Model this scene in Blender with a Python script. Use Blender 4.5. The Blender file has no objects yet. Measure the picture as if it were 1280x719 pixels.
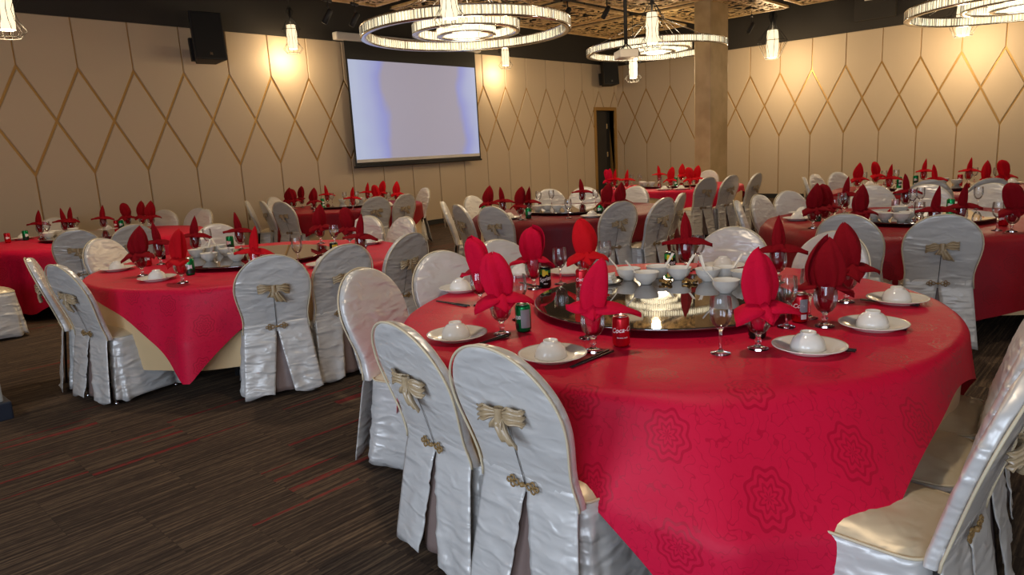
import bpy, bmesh, math, random
from mathutils import Vector, Matrix, noise
C = bpy.context.scene.collection
PI = math.pi
rnd = random.Random(7)

# ------------------------------------------------------------------ camera
cd = bpy.data.cameras.new('camera'); cam = bpy.data.objects.new('camera', cd); C.objects.link(cam)
bpy.context.scene.camera = cam
cd.sensor_width = 36.0; cd.lens = 869.018 / 1280 * 36; cd.clip_start = 0.05; cd.clip_end = 100
PITCH, ROLL, YAW = 0.1930, -0.0540, 0.7530
def set_cam():
    cp, sp = math.cos(PITCH), math.sin(PITCH)
    fw = Vector((math.cos(YAW)*cp, math.sin(YAW)*cp, -sp)); rt = Vector((math.sin(YAW), -math.cos(YAW), 0))
    up = rt.cross(fw); c, s = math.cos(ROLL), math.sin(ROLL)
    r2 = c*rt + s*up; u2 = -s*rt + c*up
    m = Matrix((r2, u2, -fw)).transposed().to_4x4(); m.translation = (0, 0, 1.5)
    cam.matrix_world = m
set_cam()
# ------------------------------------------------------------------ world, exposure, daylight
W = bpy.data.worlds.new('world'); bpy.context.scene.world = W; W.use_nodes = True
W.node_tree.nodes['Background'].inputs[0].default_value = (0.75, 0.85, 1.0, 1)
W.node_tree.nodes['Background'].inputs[1].default_value = 0.35
vs = bpy.context.scene.view_settings
vs.view_transform = 'Standard'; vs.look = 'None'; vs.gamma = 1.0; vs.exposure = 0.48
vs.use_curve_mapping = False
def area(name, loc, rot, sx, sy, power, col):
    l = bpy.data.lights.new(name, 'AREA'); l.shape = 'RECTANGLE'; l.size = sx; l.size_y = sy; l.energy = power; l.color = col
    o = bpy.data.objects.new(name, l); C.objects.link(o); o.location = loc; o.rotation_euler = rot
    return o
COOL = (0.68, 0.80, 1.0)
# daylight through the windows of the walls behind the photographer
for i, x in enumerate((-0.6, 2.6, 5.8)):
    area('daylight', (x, -3.06, 1.75), (-PI/2, 0, 0), 2.2, 2.2, (150, 160, 45)[i], COOL)
for i, y in enumerate((-1.2, 2.0)):
    area('daylight', (-2.86, y, 1.75), (0, -PI/2, 0), 2.2, 2.2, 80, COOL)
def spot(loc, power, col=(1.0, 0.82, 0.62), ang=110, tgt=None):
    l = bpy.data.lights.new('downlight', 'SPOT'); l.energy = power; l.color = col; l.spot_size = math.radians(ang); l.spot_blend = 0.9
    l.shadow_soft_size = 0.12
    o = bpy.data.objects.new('downlight', l); C.objects.link(o); o.location = loc
    if tgt: o.rotation_euler = (Vector(tgt)-Vector(loc)).to_track_quat('-Z', 'Y').to_euler()
    return o
for x in (2.4, 6.6, 10.8):
    for y in (1.6, 5.4, 8.9):
        spot((x, y, 3.95), 105, ang=110 if y < 8 else 80)
for x, y in ((14.6, 2.0), (14.6, 9.0), (-0.6, 6.5), (6.6, -1.5)):
    spot((x, y, 3.95), 80, ang=95)

# ------------------------------------------------------------------ helpers
def srgb(r, g, b):
    f = lambda v: ((v/255+0.055)/1.055)**2.4 if v > 10 else v/255/12.92
    return (f(r), f(g), f(b), 1)
def mat(name, col, rough=0.5, metal=0.0, **k):
    m = bpy.data.materials.new(name); m.use_nodes = True; n = m.node_tree.nodes; b = n['Principled BSDF']
    b.inputs['Base Color'].default_value = col if len(col) == 4 else (*col, 1)
    b.inputs['Roughness'].default_value = rough; b.inputs['Metallic'].default_value = metal
    for kk, v in k.items(): b.inputs[kk.replace('_', ' ')].default_value = v
    return m
def nodes(m): return m.node_tree.nodes, m.node_tree.links, m.node_tree.nodes['Principled BSDF']
def add(n, t, **k):
    x = n.new(t)
    for a, v in k.items(): setattr(x, a, v)
    return x
def bumpnoise(m, scale, strength, dist=0.01, stretch=None, detail=4, coord='Object', distortion=0.0):
    n, l, b = nodes(m)
    tc = add(n, 'ShaderNodeTexCoord'); mp = add(n, 'ShaderNodeMapping'); nz = add(n, 'ShaderNodeTexNoise'); bp = add(n, 'ShaderNodeBump')
    if stretch: mp.inputs['Scale'].default_value = stretch
    nz.inputs['Scale'].default_value = scale; nz.inputs['Detail'].default_value = detail; nz.inputs['Distortion'].default_value = distortion
    bp.inputs['Strength'].default_value = strength; bp.inputs['Distance'].default_value = dist
    l.new(tc.outputs[coord], mp.inputs[0]); l.new(mp.outputs[0], nz.inputs['Vector']); l.new(nz.outputs['Fac'], bp.inputs['Height']); l.new(bp.outputs[0], b.inputs['Normal'])
    return nz, bp
def colnoise(m, c1, c2, scale, stretch=None, lo=0.35, hi=0.65, coord='Object'):
    n, l, b = nodes(m)
    tc = add(n, 'ShaderNodeTexCoord'); mp = add(n, 'ShaderNodeMapping'); nz = add(n, 'ShaderNodeTexNoise'); r = add(n, 'ShaderNodeValToRGB')
    if stretch: mp.inputs['Scale'].default_value = stretch
    nz.inputs['Scale'].default_value = scale
    r.color_ramp.elements[0].position = lo; r.color_ramp.elements[0].color = c1
    r.color_ramp.elements[1].position = hi; r.color_ramp.elements[1].color = c2
    l.new(tc.outputs[coord], mp.inputs[0]); l.new(mp.outputs[0], nz.inputs['Vector']); l.new(nz.outputs['Fac'], r.inputs[0]); l.new(r.outputs[0], b.inputs['Base Color'])
class MB:
    def __init__(s): s.v = []; s.f = []; s.uv = {}
    def vert(s, p): s.v.append(tuple(p)); return len(s.v)-1
    def box(s, x0, x1, y0, y1, z0, z1):
        b = len(s.v)
        for z in (z0, z1):
            for x, y in ((x0, y0), (x1, y0), (x1, y1), (x0, y1)): s.v.append((x, y, z))
        for q in ((3, 2, 1, 0), (4, 5, 6, 7), (0, 1, 5, 4), (1, 2, 6, 5), (2, 3, 7, 6), (3, 0, 4, 7)): s.f.append(tuple(b+i for i in q))
    def grid(s, nu, nv, fn, closeu=False):
        b = len(s.v)
        for j in range(nv+1):
            for i in range(nu if closeu else nu+1): s.v.append(tuple(fn(i/nu, j/nv)))
        w = nu if closeu else nu+1
        for j in range(nv):
            for i in range(nu):
                i2 = (i+1) % w if closeu else i+1
                s.f.append((b+j*w+i, b+j*w+i2, b+(j+1)*w+i2, b+(j+1)*w+i))
        return b
    def lathe(s, prof, n=24, c=(0, 0, 0), cap=True):
        b = len(s.v)
        for r, z in prof:
            for i in range(n):
                a = 2*PI*i/n; s.v.append((c[0]+r*math.cos(a), c[1]+r*math.sin(a), c[2]+z))
        for j in range(len(prof)-1):
            for i in range(n): s.f.append((b+j*n+i, b+j*n+(i+1) % n, b+(j+1)*n+(i+1) % n, b+(j+1)*n+i))
        if cap:
            if prof[0][0] > 1e-5: s.f.append(tuple(b+i for i in reversed(range(n))))
            if prof[-1][0] > 1e-5: s.f.append(tuple(b+(len(prof)-1)*n+i for i in range(n)))
    def tube(s, pts, r, n=8, closed=False):
        pts = [Vector(p) for p in pts]; b = len(s.v); N = len(pts); up = Vector((0, 0, 1))
        for i, p in enumerate(pts):
            if closed: d = pts[(i+1) % N]-pts[i-1]
            else: d = pts[min(i+1, N-1)]-pts[max(i-1, 0)]
            d.normalize(); a = d.cross(up)
            if a.length < 1e-3: a = d.cross(Vector((1, 0, 0)))
            a.normalize(); c = d.cross(a); rr = r(i/(N-1)) if callable(r) else r
            for k in range(n):
                t = 2*PI*k/n; s.v.append(tuple(p + a*rr*math.cos(t) + c*rr*math.sin(t)))
        for i in range(N if closed else N-1):
            i2 = (i+1) % N
            for k in range(n): s.f.append((b+i*n+k, b+i*n+(k+1) % n, b+i2*n+(k+1) % n, b+i2*n+k))
        if not closed:
            s.f.append(tuple(b+k for k in range(n))); s.f.append(tuple(b+(N-1)*n+k for k in reversed(range(n))))
    def build(s, name, m, parent=None, smooth=True, solid=0.0, uv=None, fix=True, bevel=0.0):
        me = bpy.data.meshes.new(name); me.from_pydata(s.v, [], s.f); me.validate()
        if fix:
            bm = bmesh.new(); bm.from_mesh(me); bmesh.ops.remove_doubles(bm, verts=bm.verts, dist=1e-6) if not uv else None
            bmesh.ops.recalc_face_normals(bm, faces=bm.faces); bm.to_mesh(me); bm.free()
        me.materials.append(m)
        if smooth: me.polygons.foreach_set('use_smooth', [True]*len(me.polygons))
        if uv:
            ul = me.uv_layers.new(name='UVMap')
            for lp in me.loops: ul.data[lp.index].uv = uv[lp.vertex_index]
        o = bpy.data.objects.new(name, me); C.objects.link(o)
        if parent: o.parent = parent
        if solid:
            md = o.modifiers.new('solid', 'SOLIDIFY'); md.thickness = solid; md.offset = 0
        if bevel:
            md = o.modifiers.new('bevel', 'BEVEL'); md.width = bevel; md.segments = 2; md.limit_method = 'ANGLE'
        return o
def tag(o, label=None, cat=None, group=None, kind=None):
    if label: o['label'] = label
    if cat: o['category'] = cat
    if group: o['group'] = group
    if kind: o['kind'] = kind
    return o
def empty(name, loc=(0, 0, 0), rz=0, label=None, cat=None, group=None, kind=None):
    o = bpy.data.objects.new(name, None); C.objects.link(o); o.location = loc; o.rotation_euler = (0, 0, rz); o.empty_display_size = 0.1
    return tag(o, label, cat, group, kind)
kids = {}
def copy_tree(o, parent=None):
    c = o.copy(); C.objects.link(c)
    if parent: c.parent = parent
    for ch in o.children: copy_tree(ch, c)
    return c
pool = {}
def inst(key, maker, loc, rz, label, cat, group, rx=0, ry=0, sc=1.0):
    """first use places the template itself; later uses place copies"""
    if key not in pool: pool[key] = maker(); o = pool[key]
    else:
        o = copy_tree(pool[key])
    o.location = loc; o.rotation_euler = (rx, ry, rz); o.scale = (sc, sc, sc)
    for k in ('label', 'category', 'group'):
        if k in o: del o[k]
    tag(o, label, cat, group)
    return o
ORD = ['leftmost', 'second from the left', 'third from the left', 'fourth from the left', 'fifth from the left', 'sixth from the left', 'seventh from the left', 'eighth from the left', 'ninth from the left', 'tenth from the left']
def scrx(x, y): # left-to-right order as the photograph shows it
    a = YAW - math.atan2(y, x); return math.tan(a)

# ------------------------------------------------------------------ materials
M = {}
def fabric(name, col, rough, scale=14, st=0.5, sheen=0.0, spec=0.5):
    m = mat(name, col, rough); n, l, b = nodes(m)
    b.inputs['Sheen Weight'].default_value = sheen; b.inputs['Specular IOR Level'].default_value = spec
    bumpnoise(m, scale, st, 0.01, detail=5, distortion=0.6)
    return m
def satin(name, col, rough, metal=0.18, dist=0.019, st=1.0):
    m = mat(name, col, rough, metal); n, l, b = nodes(m); b.inputs['Specular IOR Level'].default_value = 0.5
    tc = add(n, 'ShaderNodeTexCoord'); prev = None
    def mt(op, a, bb):
        x = add(n, 'ShaderNodeMath', operation=op)
        for i, v in enumerate((a, bb)):
            if isinstance(v, (int, float)): x.inputs[i].default_value = v
            else: l.new(v, x.inputs[i])
        return x.outputs[0]
    hs = []
    for rz, sc, s, w in ((.5, (.8, .8, 2.6), 5.0, 1.0), (-.8, (.7, .7, 2.4), 9.0, .7), (1.1, (1, 1, 1.8), 16, .25)):
        mp = add(n, 'ShaderNodeMapping'); mp.inputs['Rotation'].default_value = (0, rz, rz); mp.inputs['Scale'].default_value = sc
        nz = add(n, 'ShaderNodeTexNoise', noise_type='RIDGED_MULTIFRACTAL'); nz.inputs['Scale'].default_value = s; nz.inputs['Detail'].default_value = 2.0; nz.inputs['Distortion'].default_value = 0.5
        nz.inputs['Roughness'].default_value = 0.35
        l.new(tc.outputs['Object'], mp.inputs[0]); l.new(mp.outputs[0], nz.inputs['Vector']); hs.append(mt('MULTIPLY', nz.outputs['Fac'], w))
    h = mt('ADD', mt('ADD', hs[0], hs[1]), hs[2])
    bp = add(n, 'ShaderNodeBump'); bp.inputs['Strength'].default_value = st; bp.inputs['Distance'].default_value = dist; l.new(h, bp.inputs['Height']); l.new(bp.outputs[0], b.inputs['Normal'])
    return m
M['satin'] = satin('cover_satin', srgb(214, 210, 203), 0.35)
M['satin_seat'] = satin('seat_satin', srgb(212, 196, 164), 0.40, 0.2, 0.02)  # warm and red light reflected by the seat is put into this tint
M['inset'] = fabric('inset_fabric', srgb(128, 108, 100), 0.45, 12, 0.3)
M['bow'] = fabric('bow_satin', srgb(178, 154, 118), 0.30, 20, 0.3, 0.0, 0.8)
M['piping'] = mat('piping', srgb(214, 198, 165), 0.5)
M['clasp'] = mat('clasp_cord', srgb(150, 118, 70), 0.45)
M['seam'] = mat('seam_dark_fabric', srgb(88, 84, 80), 0.8)  # even dark tone of the closing seam strip
M['chrome'] = mat('chrome', (0.7, 0.7, 0.7), 0.15, 1.0)
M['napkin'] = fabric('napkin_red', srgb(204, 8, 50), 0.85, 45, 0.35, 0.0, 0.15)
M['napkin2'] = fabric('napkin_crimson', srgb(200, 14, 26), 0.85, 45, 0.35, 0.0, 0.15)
M['napkin3'] = fabric('napkin_shaded', srgb(132, 5, 18), 0.85, 45, 0.35, 0.0, 0.15)  # crimson and darker copies mostly hold uneven lighting in the napkin colour
M['under'] = fabric('undercloth_gold', srgb(222, 190, 140), 0.45, 8, 0.4, 0.2, 0.5)
M['china'] = mat('white_china', srgb(236, 230, 218), 0.12)
M['towel'] = fabric('white_towel', srgb(226, 222, 212), 0.9, 50, 0.5)
M['black'] = mat('black_lacquer', (0.012, 0.011, 0.012), 0.3)
M['blackm'] = mat('black_matte', (0.012, 0.012, 0.013), 0.6)
M['grille'] = mat('speaker_grille', (0.006, 0.006, 0.007), 0.75)
M['wood'] = mat('table_wood', srgb(96, 70, 48), 0.5)
M['bronze'] = mat('gold_foil', srgb(190, 150, 90), 0.3, 0.8)
def glassmat(name, col=(1, 1, 1, 1), rough=0.0):
    m = mat(name, col, rough); b = nodes(m)[2]; b.inputs['Transmission Weight'].default_value = 1.0; b.inputs['IOR'].default_value = 1.45
    return m
M['glass'] = glassmat('clear_glass')
def thinglass():
    m = bpy.data.materials.new('thin_glass'); m.use_nodes = True; n, l = m.node_tree.nodes, m.node_tree.links; n.remove(n['Principled BSDF'])
    out = n['Material Output']; t = add(n, 'ShaderNodeBsdfTransparent'); g = add(n, 'ShaderNodeBsdfGlossy'); g.inputs['Roughness'].default_value = 0.02; t.inputs[0].default_value = (.95, .95, .95, 1)
    lw = add(n, 'ShaderNodeLayerWeight'); lw.inputs['Blend'].default_value = 0.35; mx = add(n, 'ShaderNodeMixShader')
    ml = add(n, 'ShaderNodeMath', operation='MULTIPLY_ADD'); ml.inputs[1].default_value = 0.75; ml.inputs[2].default_value = 0.05; l.new(lw.outputs['Fresnel'], ml.inputs[0])
    l.new(ml.outputs[0], mx.inputs[0]); l.new(t.outputs[0], mx.inputs[1]); l.new(g.outputs[0], mx.inputs[2]); l.new(mx.outputs[0], out.inputs[0])
    return m
M['thin'] = thinglass()
M['crystal'] = glassmat('crystal', (0.97, 0.96, 0.92, 1), 0.05)
M['susan'] = mat('dark_smoked_glass', (0.045, 0.03, 0.022), 0.03); nodes(M['susan'])[2].inputs['Coat Weight'].default_value = 1.0; nodes(M['susan'])[2].inputs['Specular IOR Level'].default_value = 1.0
nodes(M['susan'])[2].inputs['IOR'].default_value = 1.9
def damask(name, c1, c2):
    m = mat(name, srgb(188, 12, 40), 0.55); n, l, b = nodes(m)
    b.inputs['Specular IOR Level'].default_value = 0.25
    uv = add(n, 'ShaderNodeUVMap'); sep = add(n, 'ShaderNodeSeparateXYZ'); l.new(uv.outputs[0], sep.inputs[0])
    def mt(op, a, bb=None, cc=None):
        x = add(n, 'ShaderNodeMath', operation=op)
        for i, v in enumerate((a, bb, cc)):
            if v is None: continue
            if isinstance(v, (int, float)): x.inputs[i].default_value = v
            else: l.new(v, x.inputs[i])
        return x.outputs[0]
    s = 1/0.26
    U = mt('MULTIPLY', sep.outputs[0], s); V = mt('MULTIPLY', sep.outputs[1], s)
    U2 = mt('ADD', U, mt('MULTIPLY', mt('FLOOR', V), 0.5))
    fu = mt('SUBTRACT', mt('FRACT', U2), 0.5); fv = mt('SUBTRACT', mt('FRACT', V), 0.5)
    r = mt('SQRT', mt('ADD', mt('MULTIPLY', fu, fu), mt('MULTIPLY', fv, fv)))
    a = mt('ARCTAN2', fv, fu)
    pet = mt('MULTIPLY', mt('COSINE', mt('MULTIPLY', a, 8.0)), 0.022)
    rr = mt('ADD', r, pet)
    rings = mt('GREATER_THAN', mt('SINE', mt('MULTIPLY', rr, 85.0)), 0.25)
    inside = mt('LESS_THAN', rr, 0.27)
    med = mt('MULTIPLY', rings, inside)
    vn = add(n, 'ShaderNodeTexNoise'); vn.inputs['Scale'].default_value = 26; vn.inputs['Detail'].default_value = 1; l.new(uv.outputs[0], vn.inputs['Vector'])
    vine = mt('LESS_THAN', mt('ABSOLUTE', mt('SUBTRACT', vn.outputs['Fac'], 0.5)), 0.012)
    vine = mt('MULTIPLY', vine, mt('GREATER_THAN', rr, 0.3))
    pat = mt('MAXIMUM', med, mt('MULTIPLY', vine, 0.8))
    mx = add(n, 'ShaderNodeMix', data_type='RGBA'); l.new(pat, mx.inputs[0]); mx.inputs[6].default_value = srgb(*c1); mx.inputs[7].default_value = srgb(*c2)
    l.new(mx.outputs[2], b.inputs['Base Color'])
    l.new(mt('SUBTRACT', 0.55, mt('MULTIPLY', pat, 0.12)), b.inputs['Roughness'])
    wv = add(n, 'ShaderNodeTexNoise'); wv.inputs['Scale'].default_value = 5; wv.inputs['Detail'].default_value = 5; l.new(uv.outputs[0], wv.inputs['Vector'])
    h = mt('ADD', mt('MULTIPLY', pat, 0.05), wv.outputs['Fac'])
    bp = add(n, 'ShaderNodeBump'); bp.inputs['Strength'].default_value = 0.45; bp.inputs['Distance'].default_value = 0.015; l.new(h, bp.inputs['Height']); l.new(bp.outputs[0], b.inputs['Normal'])
    return m
M['damask'] = damask('red_damask', (212, 12, 58), (188, 8, 48)); M['damask2'] = damask('dimmed_red_damask', (150, 8, 26), (132, 5, 20)); M['damask3'] = damask('shaded_red_damask', (112, 6, 20), (96, 4, 16))  # darker copies put the weaker light of the far tables into the cloth
def carpet():
    m = mat('striped_carpet', (0.05, 0.04, 0.03), 0.95); n, l, b = nodes(m)
    b.inputs['Specular IOR Level'].default_value = 0.15
    g = add(n, 'ShaderNodeNewGeometry'); sep = add(n, 'ShaderNodeSeparateXYZ'); l.new(g.outputs['Position'], sep.inputs[0])
    def mt(op, a, bb=None):
        x = add(n, 'ShaderNodeMath', operation=op)
        for i, v in enumerate((a, bb)):
            if v is None: continue
            if isinstance(v, (int, float)): x.inputs[i].default_value = v
            else: l.new(v, x.inputs[i])
        return x.outputs[0]
    X, Y = sep.outputs[0], sep.outputs[1]
    iy = mt('FLOOR', mt('DIVIDE', mt('SUBTRACT', Y, 2.7), TW)); ix = mt('FLOOR', mt('SUBTRACT', mt('DIVIDE', mt('SUBTRACT', X, 0.92), TW), mt('MULTIPLY', mt('FLOORED_MODULO', iy, 2.0), 0.5)))
    seed = mt('ADD', mt('MULTIPLY', ix, 7.31), mt('MULTIPLY', iy, 3.77))
    def nz(sx, sy, off, detail=3):
        cb = add(n, 'ShaderNodeCombineXYZ'); l.new(mt('MULTIPLY', X, sx), cb.inputs[0]); l.new(mt('MULTIPLY', Y, sy), cb.inputs[1]); l.new(mt('ADD', seed, off), cb.inputs[2])
        t = add(n, 'ShaderNodeTexNoise'); t.inputs['Scale'].default_value = 1; t.inputs['Detail'].default_value = detail; l.new(cb.outputs[0], t.inputs['Vector']); return t.outputs['Fac']
    a = nz(1.6, 75, 0); fine = nz(22, 160, 11)
    r = add(n, 'ShaderNodeValToRGB'); e = r.color_ramp.elements
    e[0].position = 0.32; e[0].color = srgb(44, 35, 29); e[1].position = 0.72; e[1].color = srgb(122, 100, 76)
    x = e.new(0.5); x.color = srgb(72, 58, 46)
    l.new(mt('ADD', mt('MULTIPLY', a, 0.7), mt('MULTIPLY', fine, 0.3)), r.inputs[0])
    cb = add(n, 'ShaderNodeCombineXYZ'); l.new(ix, cb.inputs[0]); l.new(iy, cb.inputs[1])
    wn = add(n, 'ShaderNodeTexWhiteNoise', noise_dimensions='2D'); l.new(cb.outputs[0], wn.inputs['Vector'])
    red = mt('MULTIPLY', mt('GREATER_THAN', nz(0.4, 20, 31, 0), 0.70), mt('GREATER_THAN', wn.outputs['Value'], 0.5))
    redf = mt('MULTIPLY', red, mt('GREATER_THAN', fine, 0.42))
    mx = add(n, 'ShaderNodeMix', data_type='RGBA'); l.new(mt('MULTIPLY', redf, 0.6), mx.inputs[0]); l.new(r.outputs[0], mx.inputs[6]); mx.inputs[7].default_value = srgb(138, 24, 34)
    l.new(mx.outputs[2], b.inputs['Base Color'])
    bp = add(n, 'ShaderNodeBump'); bp.inputs['Strength'].default_value = 0.5; bp.inputs['Distance'].default_value = 0.004; l.new(fine, bp.inputs['Height']); l.new(bp.outputs[0], b.inputs['Normal'])
    return m
TW = 0.5375
M['carpet'] = carpet()
M['panel'] = mat('padded_wall_panel', srgb(204, 184, 158), 0.6); bumpnoise(M['panel'], 3, 0.08, 0.01)
M['gold'] = mat('gold_joint', srgb(176, 138, 78), 0.45, 0.5)
M['dark'] = mat('dark_paint', srgb(52, 48, 44), 0.8)
M['pillar'] = mat('pillar_paint', srgb(186, 160, 116), 0.45); colnoise(M['pillar'], srgb(176, 150, 106), srgb(196, 170, 126), 3)
M['white'] = mat('white_plastic', srgb(220, 216, 210), 0.4)
M['lattice'] = mat('carved_gilded_wood', srgb(196, 156, 96), 0.45, 0.1); colnoise(M['lattice'], srgb(186, 148, 92), srgb(228, 194, 136), 5)
def emit(name, col, st, base=(0.8, 0.8, 0.8, 1)):
    m = mat(name, base, 0.4); b = nodes(m)[2]; b.inputs['Emission Color'].default_value = col if len(col) == 4 else (*col, 1); b.inputs['Emission Strength'].default_value = st
    return m

# ------------------------------------------------------------------ the room
X0, X1, Y0, Y1, ZC, ZP = -3.0, 17.49, -3.2, 11.82, 4.7, 3.742
def structure(name, mb, m, parent=None, smooth=False, **k):
    o = mb.build(name, m, parent, smooth=smooth, **k)
    if not parent: tag(o, kind='structure')
    return o
fl = MB(); fl.box(X0-.2, X1+.2, Y0-.2, Y1+.2, -.2, 0)
floor = structure('floor', fl, M['carpet'])
tile_me = None
for i in range(-2, 6):
    for j in range(-3, 11):
        x = 0.92+(i+(j % 2)*.5)*TW; y = 2.7+j*TW
        if math.hypot(x, y) < 0.9: continue
        if tile_me is None:
            t = MB(); t.box(0.0004, TW-.0004, 0.0004, TW-.0004, 0, 0.005); o = t.build('carpet_tile', M['carpet'], floor, smooth=False, bevel=0.0006); tile_me = o.data
        else:
            o = bpy.data.objects.new('carpet_tile', tile_me); C.objects.link(o); o.parent = floor
        o.location = (x, y, 0)
ce = MB(); ce.box(X0-.2, X1+.2, Y0-.2, Y1+.2, ZC, ZC+.2); structure('ceiling', ce, M['dark'])

DX0, DX1, DZ = 16.40, 17.30, 2.50   # dark doorway
wl = MB()
wl.box(X0-.2, DX0, Y1, Y1+.25, 0, ZP); wl.box(DX1, X1+.2, Y1, Y1+.25, 0, ZP); wl.box(DX0, DX1, Y1, Y1+.25, DZ, ZP)
wall_left = structure('wall_left', wl, M['gold'])
wu = MB(); wu.box(X0-.2, X1+.2, Y1-.03, Y1+.25, ZP, ZC); wu.build('upper_wall_band', M['dark'], wall_left, smooth=False)
wr = MB(); wr.box(X1, X1+.25, Y0-.2, Y1+.2, 0, ZP); wall_right = structure('wall_right', wr, M['gold'])
wu = MB(); wu.box(X1-.03, X1+.25, Y0-.2, Y1-.03, ZP, ZC); wu.build('upper_wall_band', M['dark'], wall_right, smooth=False)
# back walls with window openings (behind the photographer)
def winwall(name, axis, pos, lo, hi, openings):
    mb = MB(); zs0, zs1 = 0.6, 2.9
    def bx(a, b, z0, z1):
        if axis == 'y': mb.box(a, b, pos-.2, pos, z0, z1)
        else: mb.box(pos-.2, pos, a, b, z0, z1)
    bx(lo, hi, 0, zs0); bx(lo, hi, zs1, ZC); cur = lo
    for a, b in openings: bx(cur, a, zs0, zs1); cur = b
    bx(cur, hi, zs0, zs1)
    return structure(name, mb, M['panel'])
op1 = [(x-1.15, x+1.15) for x in (-0.6, 2.6, 5.8)]; op2 = [(y-1.15, y+1.15) for y in (-1.2, 2.0)]
wall_rear = winwall('wall_rear', 'y', Y0, X0-.2, X1+.2, op1)
wall_near = winwall('wall_near', 'x', X0, Y0, Y1+.2, op2)
wn = 0
for axis, ops in (('y', op1), ('x', op2)):
    for a, b in ops:
        wn += 1
        f = MB()
        for q in ((a, a+.06, .6, 2.9), (b-.06, b, .6, 2.9), ((a+b)/2-.03, (a+b)/2+.03, .6, 2.9), (a, b, .6, .66), (a, b, 2.84, 2.9)):
            if axis == 'y': f.box(q[0], q[1], Y0-.14, Y0-.08, q[2], q[3])
            else: f.box(X0-.14, X0-.08, q[0], q[1], q[2], q[3])
        o = structure('window_%d' % wn, f, M['blackm'])

# padded wall panels: hexagonal pieces above and below a row of diamonds
def clip(poly, ax, val, keep_less):
    out = []
    ins = lambda p: (p[ax] <= val+1e-9) if keep_less else (p[ax] >= val-1e-9)
    for i in range(len(poly)):
        a, b = poly[i-1], poly[i]
        if ins(b) != ins(a):
            t = (val-a[ax])/(b[ax]-a[ax]); out.append((a[0]+t*(b[0]-a[0]), a[1]+t*(b[1]-a[1])))
        if ins(b): out.append(b)
    return out
def inset_poly(poly, gaps):
    """move every edge inward by its own gap"""
    n = len(poly); A = sum(poly[i-1][0]*poly[i][1]-poly[i][0]*poly[i-1][1] for i in range(n)); sg = 1 if A > 0 else -1
    lines = []
    for i in range(n):
        a, b = Vector(poly[i]), Vector(poly[(i+1) % n]); d = (b-a).normalized(); nrm = Vector((-d.y, d.x))*sg
        lines.append((a+nrm*gaps[i], d))
    out = []
    for i in range(n):
        p, d = lines[i-1]; q, e = lines[i]; cr = d.x*e.y-d.y*e.x
        if abs(cr) < 1e-6: out.append(tuple(q)); continue
        t = ((q-p).x*e.y-(q-p).y*e.x)/cr; out.append(tuple(p+d*t))
    return out
ZT, ZB, S = 3.024, 1.530, 0.7655; ZM = (ZT+ZB)/2
gv, gd = 0.008, 0.017
upper = ([(0, ZT), (S/2, ZM), (S, ZT), (S, ZP), (0, ZP)], [gd, gd, gv, 0, gv])
diamond = ([(0, ZB), (S/2, ZM), (0, ZT), (-S/2, ZM)], [gd]*4)
lower = ([(0, 0.10), (S, 0.10), (S, ZB), (S/2, ZM), (0, ZB)], [0, gv, gd, gd, gv])
def panel_mesh(mb, poly, th=0.02, bev=0.008):
    if len(poly) < 3: return
    inn = inset_poly(poly, [bev]*len(poly)); n = len(poly); b = len(mb.v)
    for p in poly: mb.v.append((p[0], 0, p[1]))
    for p in poly: mb.v.append((p[0], -th*.55, p[1]))
    for p in inn: mb.v.append((p[0], -th, p[1]))
    for k in (0, 1):
        for i in range(n): mb.f.append((b+k*n+i, b+k*n+(i+1) % n, b+(k+1)*n+(i+1) % n, b+(k+1)*n+i))
    mb.f.append(tuple(b+2*n+i for i in range(n)))
cache = {}
def place_panels(wall, n0, n1, origin, lo, hi, xf, door=None):
    for n in range(n0, n1):
        for nm, (poly, gaps) in (('u', upper), ('d', diamond), ('l', lower)):
            off = origin + n*S
            pl = inset_poly(poly, gaps); xs = [p[0]+off for p in pl]
            cut = min(xs) < lo or max(xs) > hi or (door and max(xs) > door[0] and min(xs) < door[1] and min(p[1] for p in pl) < door[2])
            if not cut:
                if nm in cache: o = bpy.data.objects.new('wall_panel', cache[nm]); C.objects.link(o); o.parent = wall
                else: mb = MB(); panel_mesh(mb, pl); o = mb.build('wall_panel', M['panel'], wall, smooth=False); cache[nm] = o.data
                xf(o, off)
            else:
                q = [(p[0]+off, p[1]) for p in pl]; q = clip(clip(q, 0, lo, False), 0, hi, True)
                pcs = [q]
                if door and len(q) > 2: pcs = [clip(q, 0, door[0], True), clip(q, 0, door[1], False), clip(clip(clip(q, 0, door[0], False), 0, door[1], True), 1, door[2], False)]
                for pc in pcs:
                    # drop slivers
                    cl = []
                    for p in pc:
                        if not cl or math.hypot(p[0]-cl[-1][0], p[1]-cl[-1][1]) > 1e-4: cl.append(p)
                    if len(cl) > 2 and math.hypot(cl[0][0]-cl[-1][0], cl[0][1]-cl[-1][1]) < 1e-4: cl.pop()
                    if len(cl) < 3: continue
                    ar = abs(sum(cl[i-1][0]*cl[i][1]-cl[i][0]*cl[i-1][1] for i in range(len(cl))))/2
                    if ar < 0.01: continue
                    mb = MB(); panel_mesh(mb, [(p[0]-off, p[1]) for p in cl], bev=0.002); o = mb.build('wall_panel', M['panel'], wall, smooth=False); xf(o, off)
def xl(o, off): o.location = (off, Y1, 0)
def xr(o, off): o.location = (X1, off, 0); o.rotation_euler = (0, 0, PI/2); o.scale = (1, 1, 1)
place_panels(wall_left, -6, 20, 2.798, X0, X1-.0, xl, door=(DX0-.09, DX1+.09, DZ+.09))
def xr2(o, off): o.location = (X1, off, 0); o.rotation_euler = (0, 0, -PI/2)
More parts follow.
